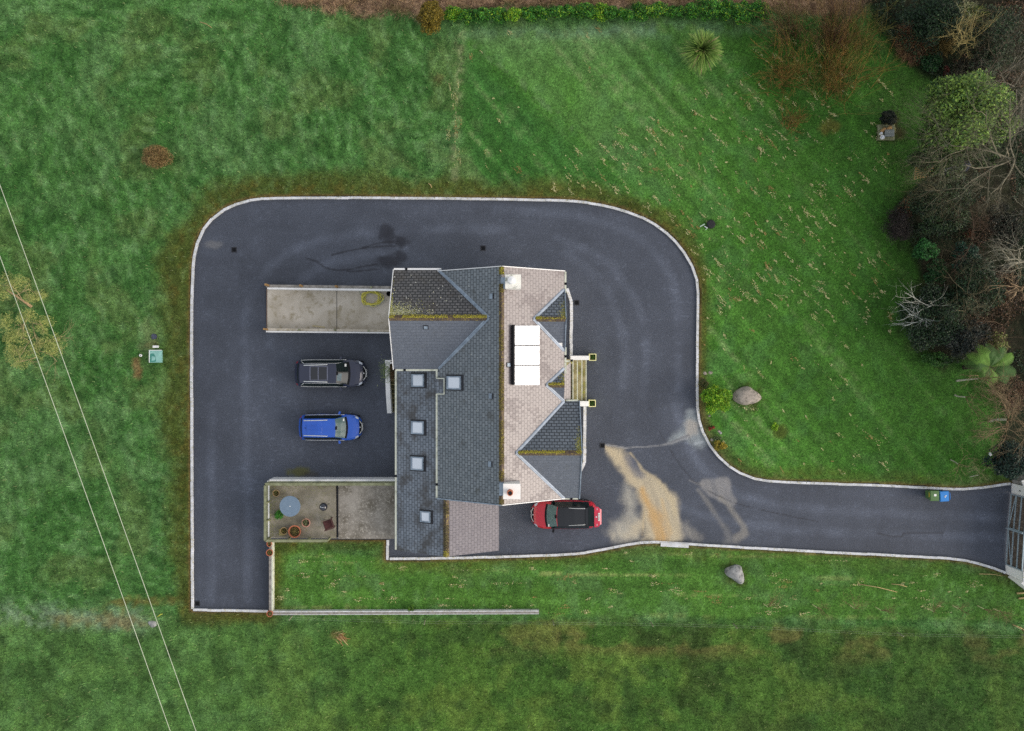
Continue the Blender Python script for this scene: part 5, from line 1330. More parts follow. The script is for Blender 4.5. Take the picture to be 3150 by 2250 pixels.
# gate
def gate():
    def leaf(a, b, label, act):
        A, B = W(*a), W(*b); t = thing('gate_leaf', label, 'gate', (A.x,A.y,.02), 'leaves of the driveway gate'); d = (B-A).normalized(); l = Vector((-d.y,d.x,0))
        if l.x > 0: l = -l
        up = Vector((0,0,1)); H = 1.95
        for z in (.08, .70, 1.32, H): MB().bar(A+up*z, B+up*z, .06, .07).build('rail', M['steel'], t)
        for q in (A+d*.03, B-d*.03): MB().bar(q+up*.05, q+up*(H+.03), .06, .06, up=d).build('stile', M['steel'], t)
        k = A.lerp(B,.02)+up*.68; m2 = A.lerp(B,.97)+up*.12
        MB().bar(k+l*.02, m2+l*.02, .045, .05).build('brace', M['steel'], t)
        n = int((B-A).length/.14); o = -l*.06; L = (B-A).length
        for i in range(n):
            q0 = A+d*(i*L/n+.004)+o; q1 = A+d*((i+1)*L/n-.004)+o; 
            MB().bar((q0+q1)/2+up*.1, (q0+q1)/2+up*(H-.04+.02*math.sin(i*2.1)), .022, (q1-q0).length, up=d).build('board', M['board'], t)
        (a1, b1) = act; MB().tube([W(*a1,.62)+l*.0, W(*b1,.62)], .055, 10).build('gate_motor', M['galv'], t, True)
        MB().bar(W(*a1,.62), A+up*.62, .05, .05).build('motor_bracket', M['iron'], t)
    leaf((3109,1519),(3100,1624),'northern leaf of the boarded driveway gate with pale steel frame',((3128,1548),(3125,1580)))
    leaf((3093,1737),(3099.5,1626),'southern leaf of the boarded driveway gate with pale steel frame',((3111,1738),(3116,1692)))
    A = W(3099,1625); MB_ = MB().bar(A+Vector((-.08,0,.02)), A+Vector((-.08,0,1.9)), .07, .07, up=(1,0,0)); tag(MB_.build('drop_bolt', M['steel']), 'pale steel drop bolt where the two gate leaves meet', 'bolt')
    a = W(3110,1486); b = W(3109,1518); t = thing('gate_pier', 'white rendered gate pier on the northern side of the drive', 'gate pier', (a.x,a.y,0), 'gate piers')
    MB().box(a.x+.02, a.x+.62, b.y+.02, a.y-.02, -.1, 2.1).build('pier', M['render'], t); MB().box(a.x-.03, a.x+.68, b.y-.03, a.y+.03, 2.1, 2.2).build('cap', M['kerb'], t)
    MB().cbox((a.x+.0, (a.y+b.y)/2-.05, 1.05), .04, .07, .10).build('sensor', M['iron'], t)
    a = W(3092,1737); b = W(3094,1765); t = thing('gate_pier', 'white rendered gate pier on the southern side of the drive', 'gate pier', (a.x,a.y,0), 'gate piers')
    MB().box(a.x+.02, a.x+.62, b.y, a.y-.03, -.1, 2.1).build('pier', M['render'], t); MB().box(a.x-.03, a.x+.68, b.y-.04, a.y, 2.1, 2.2).build('cap', M['kerb'], t)
    a = W(3098,1768); b = W(3170,1820); t = thing('flank_wall', 'pale wall flaring away from the southern gate pier', 'wall', (a.x,a.y,0)); 
    MB().bar((a.x+.1,a.y-.0,.8), (b.x,b.y,.8), .35, 1.7).build('wall', M['render'], t); MB().bar((a.x+.1,a.y,1.68), (b.x,b.y,1.68), .45, .07).build('coping', M['kerb'], t)
    a = W(3112,1483); b = W(3190,1452); t = thing('flank_wall', 'grey stone wall running from the northern gate pier into the trees', 'wall', (a.x,a.y,0))
    MB().bar((a.x,a.y,.6), (b.x,b.y,.6), .4, 1.3).build('wall', M['block'], t); MB().bar((a.x,a.y,1.28), (b.x,b.y,1.28), .5, .08).build('coping', M['kerb'], t)
gate()
# cart with oddments
p = W(2727,408,.3); p.z = .05; t = thing('wooden_pallet', 'weathered wooden pallet platform on the lawn by the dark bush', 'pallet', p)
for k in range(7): MB().cbox((p.x-.48+k*.16,p.y+.02,.24), .145, 1.0, .03).build('slat', M['timber'], t)
for y in (-.42,.02,.45): MB().cbox((p.x,p.y+y,.15), 1.12, .1, .13).build('bearer', M['timber'], t)
q = W(2735,413,.4); t = thing('crate', 'grey metal crate on the wooden pallet', 'crate', (q.x,q.y,.26)); MB().cbox((q.x,q.y+.05,.36), .56, .40, .2).build('box', mat('grey_crate', S(104,110,108), .6), t); MB().cbox((q.x,q.y+.05,.475), .60, .44, .03).build('lid', mat('grey_crate_lid', S(122,128,126), .6, S(90,98,96), 5), t)
for (px, py, r_, lab) in ((2717,401,8,'tan log on the pallet nearest its left edge'),(2735,395,8,'tan log on the pallet nearest the dark bush')):
    q = W(px,py,.4); tag(MB().tube([(q.x-.13,q.y-.1,.36),(q.x+.13,q.y+.1,.37)], [.11,.12], 10).build('log', M['wood']), lab, 'log', 'logs on the pallet')
for (px, py, s, lab) in ((2710,411,.16,'smaller white tub on the pallet'),(2714,423,.26,'larger crumpled white tub at the pallet corner')):
    q = W(px,py,.4); t = thing('tub', lab, 'tub', (q.x,q.y,.26), 'white tubs on the pallet'); MB().lathe((q.x,q.y,.26), [(s*.4,0),(s*.5,.18),(s*.55,.2),(s*.4,.2),(s*.36,.04)], 12).build('tub', M['white'], t); MB().cbox((q.x+.02,q.y,.47), s*.7, s*.5, .03, rz=.5).build('lid', M['galv'], t)
# trellis and tarpaulin at the edge of the wood
q = W(2857,533,.9); t = thing('trellis', 'broken timber trellis leaning at the edge of the wood', 'trellis', (q.x,q.y,.5)); a = R(12)
for k in range(9): MB().bar((q.x-.85+k*.2,q.y-.40+k*.045,.7),(q.x-.85+k*.2-.03,q.y+.36+k*.045,1.05), .028, .02).build('upright', M['wood'], t)
for k in range(6): MB().bar((q.x-.9,q.y-.36+k*.14,.73+k*.06),(q.x+.85,q.y+.02+k*.14,.73+k*.06), .028, .02).build('lath', M['wood'], t)
V = []; n = 9
q = W(2915,523,.7)
for i in range(n):
    for j in range(6): V.append((q.x-.75+i*.26, q.y-.38+j*.15+.04*i, .5+.5*math.sin(PI*(j+.3)/5.6)*(1+.15*math.sin(i*1.9))))
tag(make('tarpaulin', V, [(i*6+j,(i+1)*6+j,(i+1)*6+j+1,i*6+j+1) for i in range(n-1) for j in range(5)], M['tarp'], smooth=True), 'dark blue tarpaulin draped beside the broken trellis', 'tarpaulin')
# overhead cables
for (a, b, lab) in (((0,565),(605,2250),'overhead pale cable nearer the driveway'),((0,784),(526,2250),'overhead pale cable farther from the driveway')):
    z = 8.0; A, B = W(*a, z), W(*b, z); d = (B-A); A2, B2 = A-d*.55, B+d*.55
    pts = [A2.lerp(B2, k/24)+Vector((0,0,-.35*(1-((k-12)/12)**2)+.35)) for k in range(25)]
    tag(MB().tube(pts, .019, 6).build('overhead_cable', M['wire'], None, True), lab, 'cable', 'overhead cables crossing the left lawn')
# wire fence on the southern boundary
t = thing('wire_fence', 'thin wire fence on leaning timber posts along the southern lawn', 'fence', W(1700,1905,0))
pp = [(900,1893),(1308,1906),(1700,1908),(2000,1912),(2254,1918),(2757,1943),(3140,1950)]
for k, (a, b) in enumerate(pp): q = W(a, b); MB().bar((q.x,q.y,-.1), (q.x+.03,q.y-.02,1.05), .07, .07, up=(1,0,0)).build('post', M['timber'], t)
for z in (.5, .95): MB().tube([W(a, b, 0)+Vector((0,0,z)) for a, b in pp], .0022, 4).build('wire', M['wire'], t)

# ------------------------------------------------------------------ vegetation
def unit(r, n):
    Q = r.normal(size=(n,3)); return Q/np.linalg.norm(Q, axis=1)[:,None]
def crown_points(r, n, c, rad, blobs, br=(.28,.42), flat=.5):
    """points on many overlapping leaf clumps spread over an ellipsoid"""
    B = unit(r, blobs); B[:,2] = np.abs(B[:,2])*1.0-.15; B *= (.45+.45*r.random(blobs))[:,None]
    bs = r.uniform(br[0], br[1], blobs); k = r.integers(0, blobs, n)
    U = unit(r, n); U[:,2] = np.where(U[:,2] < 0, U[:,2]*flat, U[:,2])
    P = B[k]+U*(bs[k]*(.55+.45*r.random(n)))[:,None]
    return np.array(c)+P*np.array(rad), k
def segs_mesh(name, segs, cols, parent, n=4, m=None):
    """tapered prisms: segs rows (p0(3), p1(3), r0, r1)"""
    A = np.asarray(segs, dtype=np.float64); p0, p1, r0, r1 = A[:,:3], A[:,3:6], A[:,6], A[:,7]
    d = p1-p0; d /= np.linalg.norm(d, axis=1)[:,None]+1e-9
    u = np.where(np.abs(d[:,2:3]) < .9, np.array([[0,0,1.]]), np.array([[1.,0,0]])); l = np.cross(d, u); l /= np.linalg.norm(l, axis=1)[:,None]; w = np.cross(l, d)
    V = []
    for p, rr in ((p0, r0), (p1, r1)):
        for k in range(n):
            t = 2*PI*k/n; V.append(p+(l*math.cos(t)+w*math.sin(t))*rr[:,None])
    V = np.stack(V, 1).reshape(-1, 3); m_ = len(A); b = np.arange(m_)[:,None]*2*n
    q = np.concatenate([np.stack([b[:,0]+k, b[:,0]+(k+1)%n, b[:,0]+n+(k+1)%n, b[:,0]+n+k], 1) for k in range(n)])
    return npmesh(name, V, q, m or M['bark'], parent, np.repeat(np.broadcast_to(cols, (m_,3)), 2*n, 0), smooth=True)
def shrub(name, label, cat, px, py, rx, ry, h, cols, n, leaf, seed, blobs=26, bias=.5, group=None, core=True, lw=.5, var=.3, stemc=(.06,.045,.03), top=None):
    """leafy shrub seen centred at px, py (pixel radii rx, ry at crown height)"""
    zc = h*.5; p = W(px, py, h*.6); R_ = (px2m(rx, h*.6), px2m(ry, h*.6), h*.55)
    t = thing(name, label, cat, (p.x, p.y, .03), group); r = rng(seed)
    P, k = crown_points(r, n, (p.x, p.y, zc), R_, blobs); P[:,2] = np.maximum(P[:,2], .04)
    V, q = leafquads(P, leaf*(.6+.8*r.random(n)), leaf*lw*(.6+.8*r.random(n)), bias, r)
    bt = .75+.5*r.random(blobs); C = pal(n, cols, r, var)*bt[k][:,None]
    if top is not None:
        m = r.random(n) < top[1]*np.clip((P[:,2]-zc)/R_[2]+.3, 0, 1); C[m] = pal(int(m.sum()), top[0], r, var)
    npmesh('foliage', V, q, M['leaf'], t, np.repeat(C, 4, 0))
    sg = []
    for i in range(9):
        a = r.uniform(0, 2*PI); e_ = np.array([p.x+R_[0]*.6*math.cos(a), p.y+R_[1]*.6*math.sin(a), zc+R_[2]*.4*r.random()]); o = np.array([p.x+.06*math.cos(a), p.y+.06*math.sin(a), 0.])
        mid = (o+e_)/2+np.array([0,0,h*.12]); sg += [[*o,*mid,.03,.02],[*mid,*e_,.02,.008]]
    segs_mesh('stems', sg, np.array(stemc), t)
    return t
GREEN = [S(46,104,30), S(60,124,36), S(78,142,44), S(38,84,26)]
LIME = [S(104,152,30), S(128,168,36), S(78,136,28), S(150,178,44)]
DARK = [S(25,44,27), S(33,56,31), S(19,34,22), S(42,66,35)]
BRWN = [S(122,92,58), S(98,72,46), S(140,108,70), S(80,60,42)]
# hedge row along the top boundary
ordn = ['first','second','third','fourth','fifth','sixth','seventh','eighth','ninth','tenth','eleventh','twelfth','thirteenth','fourteenth','fifteenth','sixteenth','seventeenth','eighteenth','nineteenth']
hd = [(1398,46,26,26),(1437,44,24,22),(1482,44,26,22),(1535,42,26,22),(1575,42,24,20),(1622,43,26,20),(1668,42,26,18),(1710,40,22,20),(1745,38,22,22),(1800,38,28,24),(1845,36,30,28),(1885,38,24,20),(1925,40,20,16),(1968,34,22,24),(2020,30,38,32),(2075,38,26,22),(2120,36,30,28),(2180,28,34,32),(2232,34,28,30),(2275,32,30,32),(2330,38,38,30)]
hd = hd[:19] if False else hd
for i, (x, y, a, b) in enumerate(hd):
    w_ = ordn[i] if i < len(ordn) else ('second last','last')[i-len(ordn)]
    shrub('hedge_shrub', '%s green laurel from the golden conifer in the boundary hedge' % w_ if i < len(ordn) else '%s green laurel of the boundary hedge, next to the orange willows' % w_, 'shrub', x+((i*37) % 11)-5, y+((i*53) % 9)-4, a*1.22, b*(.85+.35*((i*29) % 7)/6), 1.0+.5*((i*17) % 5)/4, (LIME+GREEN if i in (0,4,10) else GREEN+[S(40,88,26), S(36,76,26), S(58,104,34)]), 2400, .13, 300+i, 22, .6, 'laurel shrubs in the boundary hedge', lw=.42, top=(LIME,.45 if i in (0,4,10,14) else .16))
shrub('golden_conifer', 'dense golden brown conifer at the left end of the boundary hedge', 'conifer', 1325, 50, 38, 46, 2.6, [S(110,96,22), S(88,76,18), S(132,112,28), S(70,66,20), S(120,104,36)], 9000, .13, 21, 40, .5, lw=.28, var=.35)
shrub('heather_mound', 'round rusty brown mound of dead growth alone on the left lawn', 'shrub', 481, 483, 46, 37, 1.0, [S(134,108,68), S(116,92,54), S(150,124,80), S(108,98,54)], 7500, .16, 22, 70, .6, lw=.13)
shrub('lime_shrub', 'round lime green shrub against the kerb beside the large boulder', 'shrub', 2207, 1227, 47, 45, 1.3, LIME+[S(88,140,22), S(60,116,20)], 6500, .13, 23, 34, .5, lw=.38, var=.35)
shrub('lime_shrub', 'tiny lime green shrub alone on the right lawn', 'shrub', 2383, 1313, 13, 14, .5, LIME, 900, .08, 24, 10, .5)
shrub('golden_shrub', 'golden yellow low shrub at the kerb of the driveway bend', 'shrub', 2217, 1372, 18, 19, .6, [S(158,142,40), S(132,118,36), S(176,158,56), S(110,108,40)], 1900, .07, 25, 14, .5)
shrub('flower_clump', 'small clump of dark red flowers in the kerbside bed', 'flowers', 2188, 1317, 11, 8, .3, [S(140,52,40), S(110,44,34), S(120,80,50)], 420, .06, 26, 7, .6)
shrub('low_plant', 'low grey green plant between the red flowers and golden shrub', 'plant', 2208, 1350, 14, 9, .3, [S(84,104,66), S(64,84,48), S(110,118,80)], 500, .06, 27, 8, .6)
shrub('low_plant', 'scrubby low plant above the lime green shrub by the kerb', 'plant', 2166, 1180, 16, 18, .35, [S(78,92,46), S(60,76,38), S(104,92,60)], 700, .07, 28, 9, .6)
shrub('low_plant', 'sparse green weed growing over the long low wall', 'plant', 1266, 1874, 12, 12, .6, [S(70,110,30), S(90,124,40)], 420, .12, 29, 8, .4, lw=.2)
# wood edge
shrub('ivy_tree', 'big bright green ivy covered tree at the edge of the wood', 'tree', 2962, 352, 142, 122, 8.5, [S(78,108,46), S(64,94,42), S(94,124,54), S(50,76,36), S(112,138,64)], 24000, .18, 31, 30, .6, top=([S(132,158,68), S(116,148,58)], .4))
shrub('ivy_tree', 'lower darker green ivy growth below the bare overhanging branches', 'tree', 2930, 455, 128, 92, 5.5, [S(56,78,36), S(46,66,32), S(72,92,44), S(38,54,28)], 14000, .18, 32, 26, .6)
def bush(px, py, rx, ry, h, cols, n, lab, seed, leaf=.15, name='evergreen_bush', cat='bush', **k): return shrub(name, lab, cat, px, py, rx, ry, h, cols, n, leaf, seed, **k)
bush(2890, 632, 110, 82, 3.0, DARK+[S(44,62,32), S(52,72,38)], 10000, 'broad dark evergreen bush below the broken trellis', 33, blobs=44)
bush(2762, 690, 48, 60, 1.8, [S(34,28,26), S(44,36,32), S(26,22,22), S(38,34,28)], 9000, 'smooth round purple brown bush standing out onto the lawn', 34, leaf=.07, blobs=60, name='purple_bush')
bush(2790, 635, 24, 34, 1.5, [S(112,78,50), S(90,62,42), S(128,92,60)], 1800, 'rusty leaved small bush above the purple brown bush', 35, leaf=.10, name='rusty_bush')
bush(2850, 773, 38, 38, 1.8, [S(38,88,38), S(50,104,46), S(28,66,30), S(60,120,54)], 4200, 'glossy bright green rounded bush below the purple brown bush', 36)
bush(2880, 838, 32, 44, 1.4, [S(32,72,34), S(26,56,28), S(48,86,42)], 2600, 'ragged mid green bush under the glossy bright green bush', 37)
bush(2975, 790, 44, 46, 2.4, [S(24,60,44), S(30,72,52), S(20,44,34)], 3800, 'blue green bush in the middle of the wood edge', 38)
bush(3000, 890, 90, 95, 3.4, DARK+[S(36,60,34)], 9000, 'large dark evergreen below the blue green bush', 39, blobs=44)
bush(2875, 975, 90, 100, 3.2, DARK, 9500, 'large black green evergreen behind the dead white branches', 40, blobs=44)
bush(2965, 1035, 80, 60, 2.8, [S(22,32,28), S(30,42,36), S(18,26,24)], 6500, 'lowest black green evergreen above the right lawn', 41, blobs=36)
bush(2880, 1106, 46, 24, .7, [S(50,92,36), S(40,74,28), S(66,106,42)], 1800, 'low fresh green growth on the lawn below the black evergreens', 42, leaf=.12)
bush(2868, 55, 105, 80, 4.0, DARK+[S(30,48,32)], 9000, 'dark evergreen tree at the top edge left of the bare yellow tree', 43, blobs=44)
bush(2980, 55, 60, 48, 3.0, [S(78,92,36), S(58,72,30), S(96,108,44), S(40,52,28)], 3400, 'olive yellow bush above the bare yellow tree', 44)
bush(2866, 192, 32, 28, 1.1, [S(32,72,34), S(24,56,30), S(46,88,42)], 1900, 'small dark green bush under the brown grass mound', 45)
bush(3060, 120, 80, 110, 4.2, DARK+[S(44,60,36), S(60,54,40)], 8500, 'dark scrubby tree in the top right corner', 46, blobs=40)
bush(2985, 220, 70, 40, 1.8, [S(48,48,34), S(60,54,40), S(38,42,28)], 3600, 'brown green scrub between the bare yellow tree and the ivy tree', 47)
bush(2911, 232, 13, 34, .9, [S(96,48,40), S(78,38,34), S(116,62,48)], 1200, 'dark red bracken clump above the ivy tree', 48, leaf=.1, name='bracken_clump')
bush(3108, 1420, 62, 55, 3.0, [S(20,40,34), S(28,52,42), S(16,30,28), S(36,62,48)], 7500, 'blue black evergreen bush beside the gate pier', 49, blobs=40)
bush(3065, 1062, 44, 38, 2.4, [S(88,98,44), S(70,78,38), S(110,96,60), S(128,138,70)], 2200, 'thin yellowing shrub above the tree fern', 50)
bush(2735, 362, 27, 21, 1.1, [S(18,30,22), S(26,40,28), S(14,24,20)], 5200, 'small near black evergreen bush behind the wooden pallet', 51, leaf=.08)
bush(2982, 722, 20, 16, .8, [S(112,72,46), S(92,58,40)], 800, 'rust coloured bracken in the dark middle of the wood', 52, leaf=.1, name='bracken_clump')
bush(3090, 700, 60, 70, 2.5, [S(26,34,24), S(34,42,28), S(46,40,30)], 4200, 'dark low thicket below the big bare tree', 53)
bush(3070, 900, 46, 60, 1.6, [S(58,46,34), S(74,58,42), S(44,38,28), S(120,92,58)], 2600, 'brown bramble patch right of the dark evergreens', 54, leaf=.11)
bush(3110, 1215, 60, 60, 1.6, [S(86,62,44), S(66,50,38), S(104,80,56)], 3000, 'brown scrub behind the white stemmed birch', 55, leaf=.10)
# dead grass mounds
def tussock(px, py, rx, ry, h, cols, n, lab, seed, name='grass_mound', cat='grass mound', length=.8):
    p = W(px, py, h*.5); t = thing(name, lab, cat, (p.x,p.y,.03)); r = rng(seed)
    a = r.uniform(0, 2*PI, n); rad = r.random(n)**.5; B = np.stack([p.x+px2m(rx)*rad*np.cos(a)*.75, p.y+px2m(ry)*rad*np.sin(a)*.75, np.full(n,.05)+h*.5*(1-rad)], 1)
    d = np.stack([np.cos(a)*rad+.5*r.normal(size=n), np.sin(a)*rad+.5*r.normal(size=n), .35+.5*r.random(n)], 1); d /= np.linalg.norm(d, axis=1)[:,None]
    L = length*(.5+.8*r.random(n)); mid = B+d*(L*.5)[:,None]; e_ = B+d*L[:,None]; e_[:,2] -= .35*L; e_[:,2] = np.maximum(e_[:,2], .06)
    c = pal(n, cols, r, .3); segs_mesh('blades', np.concatenate([np.concatenate([B,mid,np.full((n,1),.012),np.full((n,1),.010)],1), np.concatenate([mid,e_,np.full((n,1),.010),np.full((n,1),.003)],1)]), np.concatenate([c,c]), t, 3)
tussock(2818, 125, 50, 58, 1.0, [S(142,112,82), S(116,86,66), S(160,132,92), S(96,66,54)], 2600, 'pinkish brown mound of dead grass at the top of the wood edge', 60)
tussock(2890, 120, 40, 40, .8, [S(120,104,62), S(96,86,50), S(138,120,72)], 1200, 'olive brown mound of dead grass beside the bare yellow tree', 61)
# willows with orange shoots
def willow(px, py, top, spread, n, lab, seed, cols, h=2.6):
    p = W(px, py); t = thing('willow_shrub', lab, 'shrub', (p.x,p.y,.03), 'bare orange willows at the top of the lawn'); r = rng(seed)
    q = W(*top, h*.6); lean = np.array([q.x-p.x, q.y-p.y]); sg = []; cs = []
    for i in range(n):
        a = r.uniform(0, 2*PI); s = spread*r.random()**.6; L = h*r.uniform(.6, 1.1)
        o = np.array([p.x+.7*spread*.5*r.normal(), p.y+.7*spread*.5*r.normal(), 0.]); dv = np.array([lean[0]*r.uniform(.5,1.2)+s*math.cos(a), lean[1]*r.uniform(.5,1.2)+s*math.sin(a), L])
        m1 = o+dv*.4+r.normal(size=3)*.08; m2 = o+dv*.75+r.normal(size=3)*.10; e_ = o+dv*np.array([1.08,1.08,.98])
        c = np.array(cols[r.integers(0, len(cols))])*r.uniform(.7,1.2)
        for A, B, r0, r1 in ((o,m1,.014,.011),(m1,m2,.011,.008),(m2,e_,.008,.004)): sg.append([*A,*B,r0,r1]); cs.append(c)
        for k in range(3):
            b = m1+(e_-m1)*r.uniform(.1,.9); f = b+(e_-m1)*.3+r.normal(size=3)*.18; sg.append([*b,*f,.006,.003]); cs.append(c*1.05)
    segs_mesh('shoots', sg, np.array(cs), t, 3)
OR = [S(140,104,54), S(124,92,50), S(152,118,62), S(112,88,50), S(128,122,62)]
willow(2430, 110, (2400,60), 2.0, 170, 'brown bare willow beside the end of the boundary hedge', 70, [S(116,92,64), S(100,78,58), S(124,108,64), S(108,106,58)])
willow(2560, 130, (2560,60), 1.6, 210, 'tallest dark brown bare willow in the middle of the group', 71, [S(108,82,62), S(94,72,58), S(122,96,64), S(126,104,62)], 3.2)
willow(2410, 235, (2400,215), 1.8, 150, 'bright orange bare willow nearest the driveway', 72, OR)
willow(2560, 250, (2590,190), 2.3, 230, 'wide orange bare willow nearest the brown grass mound', 73, OR+[S(112,114,56)])
willow(2640, 130, (2650,110), 1.8, 110, 'sparse olive bare willow on the right of the group', 74, [S(124,120,60), S(112,106,56), S(132,112,62)])
willow(2428, 385, (2445,360), .8, 60, 'small fan of orange shoots below the other willows', 75, OR, 1.2)
# cabbage palm
def palm():
    p = W(2160,155,1.6); p2 = W(2158,178,0); t = thing('cabbage_palm', 'spiky pale green cabbage palm on the top lawn', 'palm', (p2.x,p2.y,.05)); r = rng(80); c = np.array([p.x,p.y,1.7]); V = []; q = []; C = []
    for i in range(640):
        a = r.uniform(0, 2*PI); el = r.uniform(-.35, 1.3); L = (1.22+.25*r.random())*(1-.22*max(0,el-.6)); d = np.array([math.cos(a)*math.cos(el), math.sin(a)*math.cos(el), math.sin(el)]); s = np.array([-math.sin(a), math.cos(a), 0])
        k0 = len(V); col = np.array([S(96,132,50), S(118,148,64), S(78,112,42), S(136,160,80)][r.integers(0,4)])*(.7 if el > 1.05 else 1)*r.uniform(.8,1.15)
        if r.random() < .06: col = S(160,140,100)
        for k, f in enumerate((.06,.4,.75,1.0)):
            w = (.022,.032,.024,.003)[k]; P = c+d*L*f+np.array([0,0,-.42*f*f*math.cos(el)]); P[2] = max(P[2], .1); V += [P-s*w, P+s*w]; C += [col*(.6+.5*f)]*2
        for k in range(3): q.append((k0+2*k, k0+2*k+1, k0+2*k+3, k0+2*k+2))
    npmesh('crown', np.array(V), np.array(q), M['leaf'], t, np.array(C))
    MB().tube([(p2.x,p2.y,0),(p2.x,p2.y+.06,.8),(c[0],c[1],1.7)], [.14,.11,.09], 8).build('trunk', mat('palm_bark', S(120,104,84), .9, bs=.4), t, True)
palm()
# tree fern
def fern():
    p = W(3045,1130,2.2); t = thing('tree_fern', 'tree fern with wide bright green fronds at the wood edge', 'tree fern', (p.x-.6,p.y,.05)); r = rng(82); V = []; q = []; C = []
    fr = [(95,1.5),(58,1.65),(28,1.7),(-14,1.75),(-40,1.5),(150,1.6),(176,1.55),(200,1.2),(120,1.6),(-90,1.1),(235,1.1),(75,1.2)]
    for ang, L in fr:
        a = R(ang); d = np.array([math.cos(a), math.sin(a), 0]); s = np.array([-math.sin(a), math.cos(a), 0]); bc = np.array([S(92,132,44), S(78,114,40), S(60,94,36)][r.integers(0,3)])
        for k in range(40):
            f = (k+1)/40; P = np.array([p.x,p.y,2.2])+d*L*f+np.array([0,0,.55*math.sin(PI*f*.8)-.5*f*f]); wl = .38*math.sin(PI*min(1,f*.88+.1))**.7*(1 if f < .97 else .4)
            for sg_ in (-1, 1):
                k0 = len(V); b = P; e_ = P+s*sg_*wl+d*.10-np.array([0,0,.10*wl]); V += [b-d*.022, b+d*.022, e_+d*.008, e_-d*.008]; q.append((k0,k0+1,k0+2,k0+3)); C += [bc*r.uniform(.75,1.15)]*4
    npmesh('fronds', np.array(V), np.array(q), M['leaf'], t, np.array(C)); MB().tube([(p.x-.6,p.y,0),(p.x-.3,p.y,1.2),(p.x,p.y,2.25)], [.16,.14,.12], 8).build('trunk', mat('fern_bark', S(64,50,38), .95, bs=.4), t, True)
fern()
# bare trees
def grow(r, p, d, L, rad, depth, out, cols, c, droop=.0, spread=.55, kids=(3,5), jit=.16, seglen=4, flatten=1.0):
    pts = [p.copy()]; dd = d.copy()
    for i in range(seglen):
        dd = dd + r.normal(size=3)*jit; dd[2] -= droop; dd[2] *= flatten if depth < 2 else 1; dd /= np.linalg.norm(dd); pts.append(pts[-1]+dd*L/seglen)
    for i in range(seglen):
        f0, f1 = i/seglen, (i+1)/seglen; out.append([*pts[i],*pts[i+1],rad*(1-.55*f0),rad*(1-.55*f1)]); cols.append(c*r.uniform(.8,1.15))
    if depth <= 0: return
    n = r.integers(kids[0], kids[1]+1)
    for k in range(n):
        f = .3+.7*(k+r.random())/n; i = min(seglen-1, int(f*seglen)); b = pts[i]+(pts[i+1]-pts[i])*(f*seglen-i)
        nd = dd*.75+r.normal(size=3)*spread; nd /= np.linalg.norm(nd)
        grow(r, b, nd, L*r.uniform(.5,.75), rad*(1-.55*f)*.62, depth-1, out, cols, c, droop, spread, kids, jit, seglen, flatten)
def bare(name, label, cat, base, limbs, col, seed, r0=.12, depth=3, kids=(3,5), spread=.5, droop=.01, trunkc=None, group=None, twig=None, jit=.16):
    """base: (px,py); limbs: (from z, (px,py,z) target) in photo pixels; the trunk goes to the first fork"""
    r = rng(seed); b = W(*base); t = thing(name, label, cat, (b.x,b.y,.0), group); col = np.array(col); fork = limbs[0]; F_ = np.array(W(fork[0], fork[1], fork[2])); B = np.array(b); tr = []
    n = 6; prev = B
    for k in range(n):
        f = (k+1)/n; q = B+(F_-B)*f+r.normal(size=3)*.05*(1 if k < n-1 else 0); tr.append([*prev,*q,r0*(1.25-.4*(f-1/n)),r0*(1.25-.4*f)]); prev = q
    segs_mesh('trunk', tr, np.array(trunkc if trunkc is not None else col), t, 7)
    out, cols = [], []
    for (px, py, z, w) in limbs[1:]:
        O_ = F_+(B-F_)*r.uniform(0, .32); e_ = np.array(W(px, py, z)); d = e_-O_; L = np.linalg.norm(d); grow(r, O_, d/L, L, r0*w, depth, out, cols, col, droop, spread, kids, jit, 5)
    segs_mesh('branches', out, np.array(cols), t, 4)
    return t
GRY = S(118,112,94); PAL = S(150,144,126); YLW = S(168,152,100); WHT = S(176,176,162); BRN = S(128,108,86)
bare('bare_tree', 'big bare tree whose pale branches overhang the ivy tree', 'tree', (3010,500), [(3122,490,6.5),(2990,400,8,.55),(2930,480,7,.5),(3010,570,7,.5),(3060,600,6.5,.5),(3120,400,9,.5),(3080,330,8.5,.45),(2960,540,6.5,.4),(3140,600,7,.45)], GRY, 91, .115, 4, (4,5), .42, .012, group='bare winter trees in the wood')
bare('bare_tree', 'bare twiggy tree in front of the ivy tree, nearest the lawn', 'tree', (2850,470), [(2960,470,5.0),(2840,430,6,.5),(2850,380,6,.5),(2900,330,7,.45),(2960,395,7.5,.5),(2840,490,5.5,.5),(2870,540,5,.45),(3020,420,7,.4)], S(112,108,84), 92, .065, 4, (4,5), .45, .012, group='bare winter trees in the wood')
bare('bare_tree', 'grey leafless tree at the right edge above the big bare tree', 'tree', (3060,290), [(3130,270,6),(3080,220,8,.5),(3140,180,8,.5),(3100,320,7,.5),(3060,260,7,.4),(3145,340,8,.5)], S(126,118,104), 93, .09, 4, (4,5), .45, group='bare winter trees in the wood')
bare('bare_tree', 'slim leafless yellow barked tree in the top right scrub', 'tree', (2925,165), [(2963,124,3.2),(2960,80,4.5,.6),(2995,95,4.6,.6),(3030,104,4.8,.7),(2935,110,4.2,.5),(2968,150,3.5,.45),(3000,75,5,.5)], YLW, 94, .07, 3, (3,5), .42, 0., group='bare winter trees in the wood')
bare('bare_tree', 'bare tree with pale tips in the top right corner', 'tree', (2940,60), [(2968,28,4),(3010,20,5,.5),(2985,0,5,.5),(2950,10,4.5,.4),(3000,50,4.5,.5)], S(150,150,116), 95, .06, 3, (3,4), .45, group='bare winter trees in the wood')
